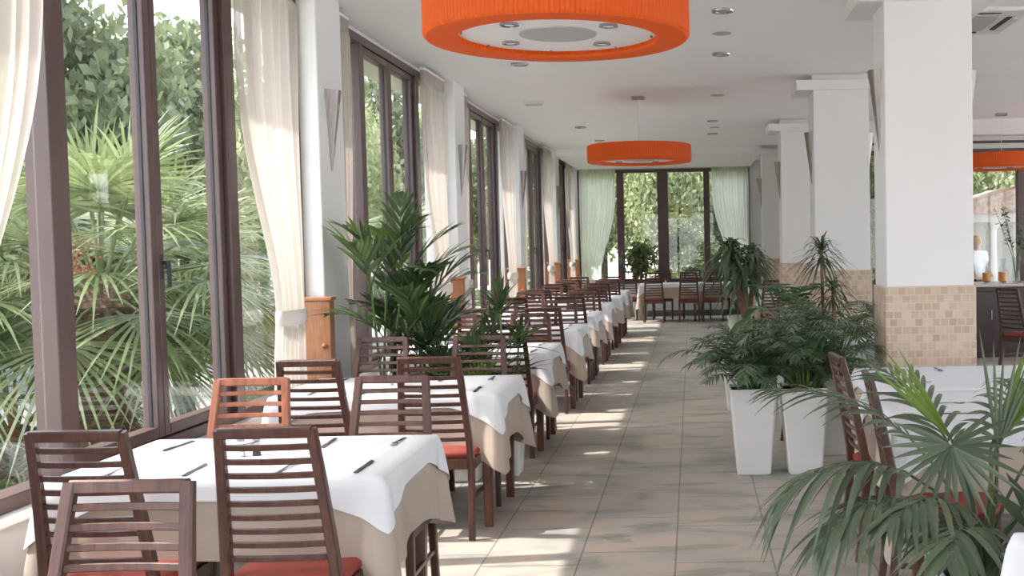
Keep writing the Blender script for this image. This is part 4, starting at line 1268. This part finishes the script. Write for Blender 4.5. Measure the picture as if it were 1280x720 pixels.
# az 180 = towards the aisle (left in view), 270 = towards the camera
nfrond(188 * D2, 78 * D2, .98, 2.05, 17, .30, .030, .50, .75, .95)          # big drooping frond, left
nfrond(205 * D2, 70 * D2, .84, 1.95, 16, .28, .028, .45, .65, .95)
nfrond(165 * D2, 80 * D2, 1.10, 1.45, 17, .28, .024, .50, .40, .90)
nfrond(20 * D2, 78 * D2, 1.05, 1.45, 17, .30, .024, .42, .50, .9)
nfrond(-15 * D2, 70 * D2, .95, 1.6, 16, .30, .026, .40, .55, .9)
nfrond(60 * D2, 82 * D2, 1.1, 1.6, 16, .28, .022, .45, .45, .9)
nfrond(245 * D2, 62 * D2, .68, 1.5, 14, .28, .030, .40, .5, .95)
nfrond(300 * D2, 60 * D2, .72, 1.6, 14, .28, .030, .40, .5, .95)
nfrond(120 * D2, 84 * D2, 1.0, 1.3, 16, .30, .024, .45, .4, .85)
nfrond(172 * D2, 66 * D2, .62, 1.6, 14, .26, .026, .30, .7, .95)
nfrond(225 * D2, 75 * D2, .72, 1.7, 15, .26, .026, .35, .7, .95)
nfrond(330 * D2, 74 * D2, .80, 1.6, 15, .28, .028, .35, .6, .95)
# star-shaped fan facing the camera
def nfan(c, d, L, n, spread, droop, w, mat, nm):
    m = MB(); c = Vector(c)
    m.tube([(0, 0, .38), Vector((0, 0, .38)).lerp(c, .5) + Vector((.02, 0, .04)), c], [.010, .008, .006], 6)
    d = Vector(d).normalized(); side = d.cross(Vector((0, 1, 0))).normalized()
    for i in range(n):
        a = (i / (n - 1) - .5) * spread
        v = d * math.cos(a) + side * math.sin(a) + Vector((0, rs.uniform(-.15, .12), 0))
        m.leaf(c, v, L * rs.uniform(.8, 1.08), w, droop, 6, (0, -1, .2), fold=.25, tip=.04, peak=.4)
    return m.build(nm, mat, e)
nfan((-.13, -.10, .86), (0.05, -.3, -.6), .26, 22, 4.4, .12, .020, leaf_near, 'fan_leaf')
nfan((-.10, .02, .86), (-.60, 0, .80), .42, 6, .30, .03, .015, leaf_bright, 'young_fan_leaf')
nfan((.04, .04, .82), (.55, .1, .85), .46, 9, .42, .03, .022, leaf_bright, 'young_fan_leaf')
nfan((.06, .02, .82), (.16, .1, 1), .42, 6, .55, .03, .015, leaf_near, 'upright_leaf')
nfan((.20, -.08, .52), (.1, -.1, .6), .34, 8, 1.8, .1, .05, leaf_near, 'broad_fan_leaf')
nfan((.02, -.22, .50), (-.1, -.6, .1), .26, 18, 4.0, .2, .05, leaf_near, 'low_fan_leaf')

# ------------------------------------------------------------------ buffet counter in the second room
e = thing('buffet_counter', (3.4, 14.0, 0), 'dark wooden buffet counter with a stone top in the second room', 'counter')
MB().bbox(0, 3.6, 0.02, .70, 0, .92, .006).build('counter_body', count_m, e)
MB().bbox(-.03, 3.63, -.02, .74, .92, .96, .005).build('stone_top', gran_m, e)
for k in range(4):
    d = MB().bbox(.04 + k * .9, .90 + k * .9, 0.0, .02, .08, .86, .004).build('counter_door', count_m, e)
    MB().sweep([(.47 + k * .9, -.02, .50), (.47 + k * .9, -.02, .62)], .012, .012).build('door_handle', steel_m, d)
def carafe(x, y, h, fill, label):
    t = thing('juice_carafe', (x, y, .96), label, 'carafe', 'juice carafes on the counter')
    MB().lathe([(.045, 0), (.060, .03), (.062, h * .5), (.035, h * .78), (.045, h)], 18, caps=False).build('carafe_glass', jar_m, t)
    MB().lathe([(.001, .004), (.055, .03), (.058, h * .45), (.001, h * .45)], 18).build('juice', fill, t)
carafe(3.88, 14.25, .30, juice_m, 'left glass carafe of orange juice on the buffet counter')
carafe(4.08, 14.2, .32, juice_m, 'right glass carafe of orange juice on the buffet counter')
t = thing('jam_bowl', (3.62, 14.2, .96), 'small bowl of red jam at the left end of the counter', 'bowl')
MB().lathe([(.04, 0), (.075, .05), (.08, .07), (.072, .065), (.035, .01)], 18).build('bowl', jar_m, t)
MB().lathe([(.001, .02), (.06, .05), (.001, .058)], 16).build('jam', red_m, t)
t = thing('branch_vase', (4.28, 14.3, .96), 'clear vase with tall leafy branches on the buffet counter', 'vase')
MB().lathe([(.05, 0), (.055, .02), (.045, .15), (.065, .34)], 18, caps=False).build('vase_glass', jar_m, t)
st = MB(); m = MB()
for i in range(7):
    a = i * .95; tip = Vector((math.cos(a) * .28, math.sin(a) * .22, rs.uniform(.7, 1.15)))
    st.tube([(0, 0, .02), (math.cos(a) * .04, math.sin(a) * .04, .34), tip], [.006, .005, .003], 5)
    for j in range(16):
        q = Vector((math.cos(a) * .04, math.sin(a) * .04, .34)).lerp(tip, rs.uniform(.2, 1))
        m.leaf(q, (rs.uniform(-1, 1), rs.uniform(-1, 1), rs.uniform(-.3, .7)), .09, .04, .2, 3)
st.build('branches', stem_m, t); m.build('leaves', leaf_drac, t)
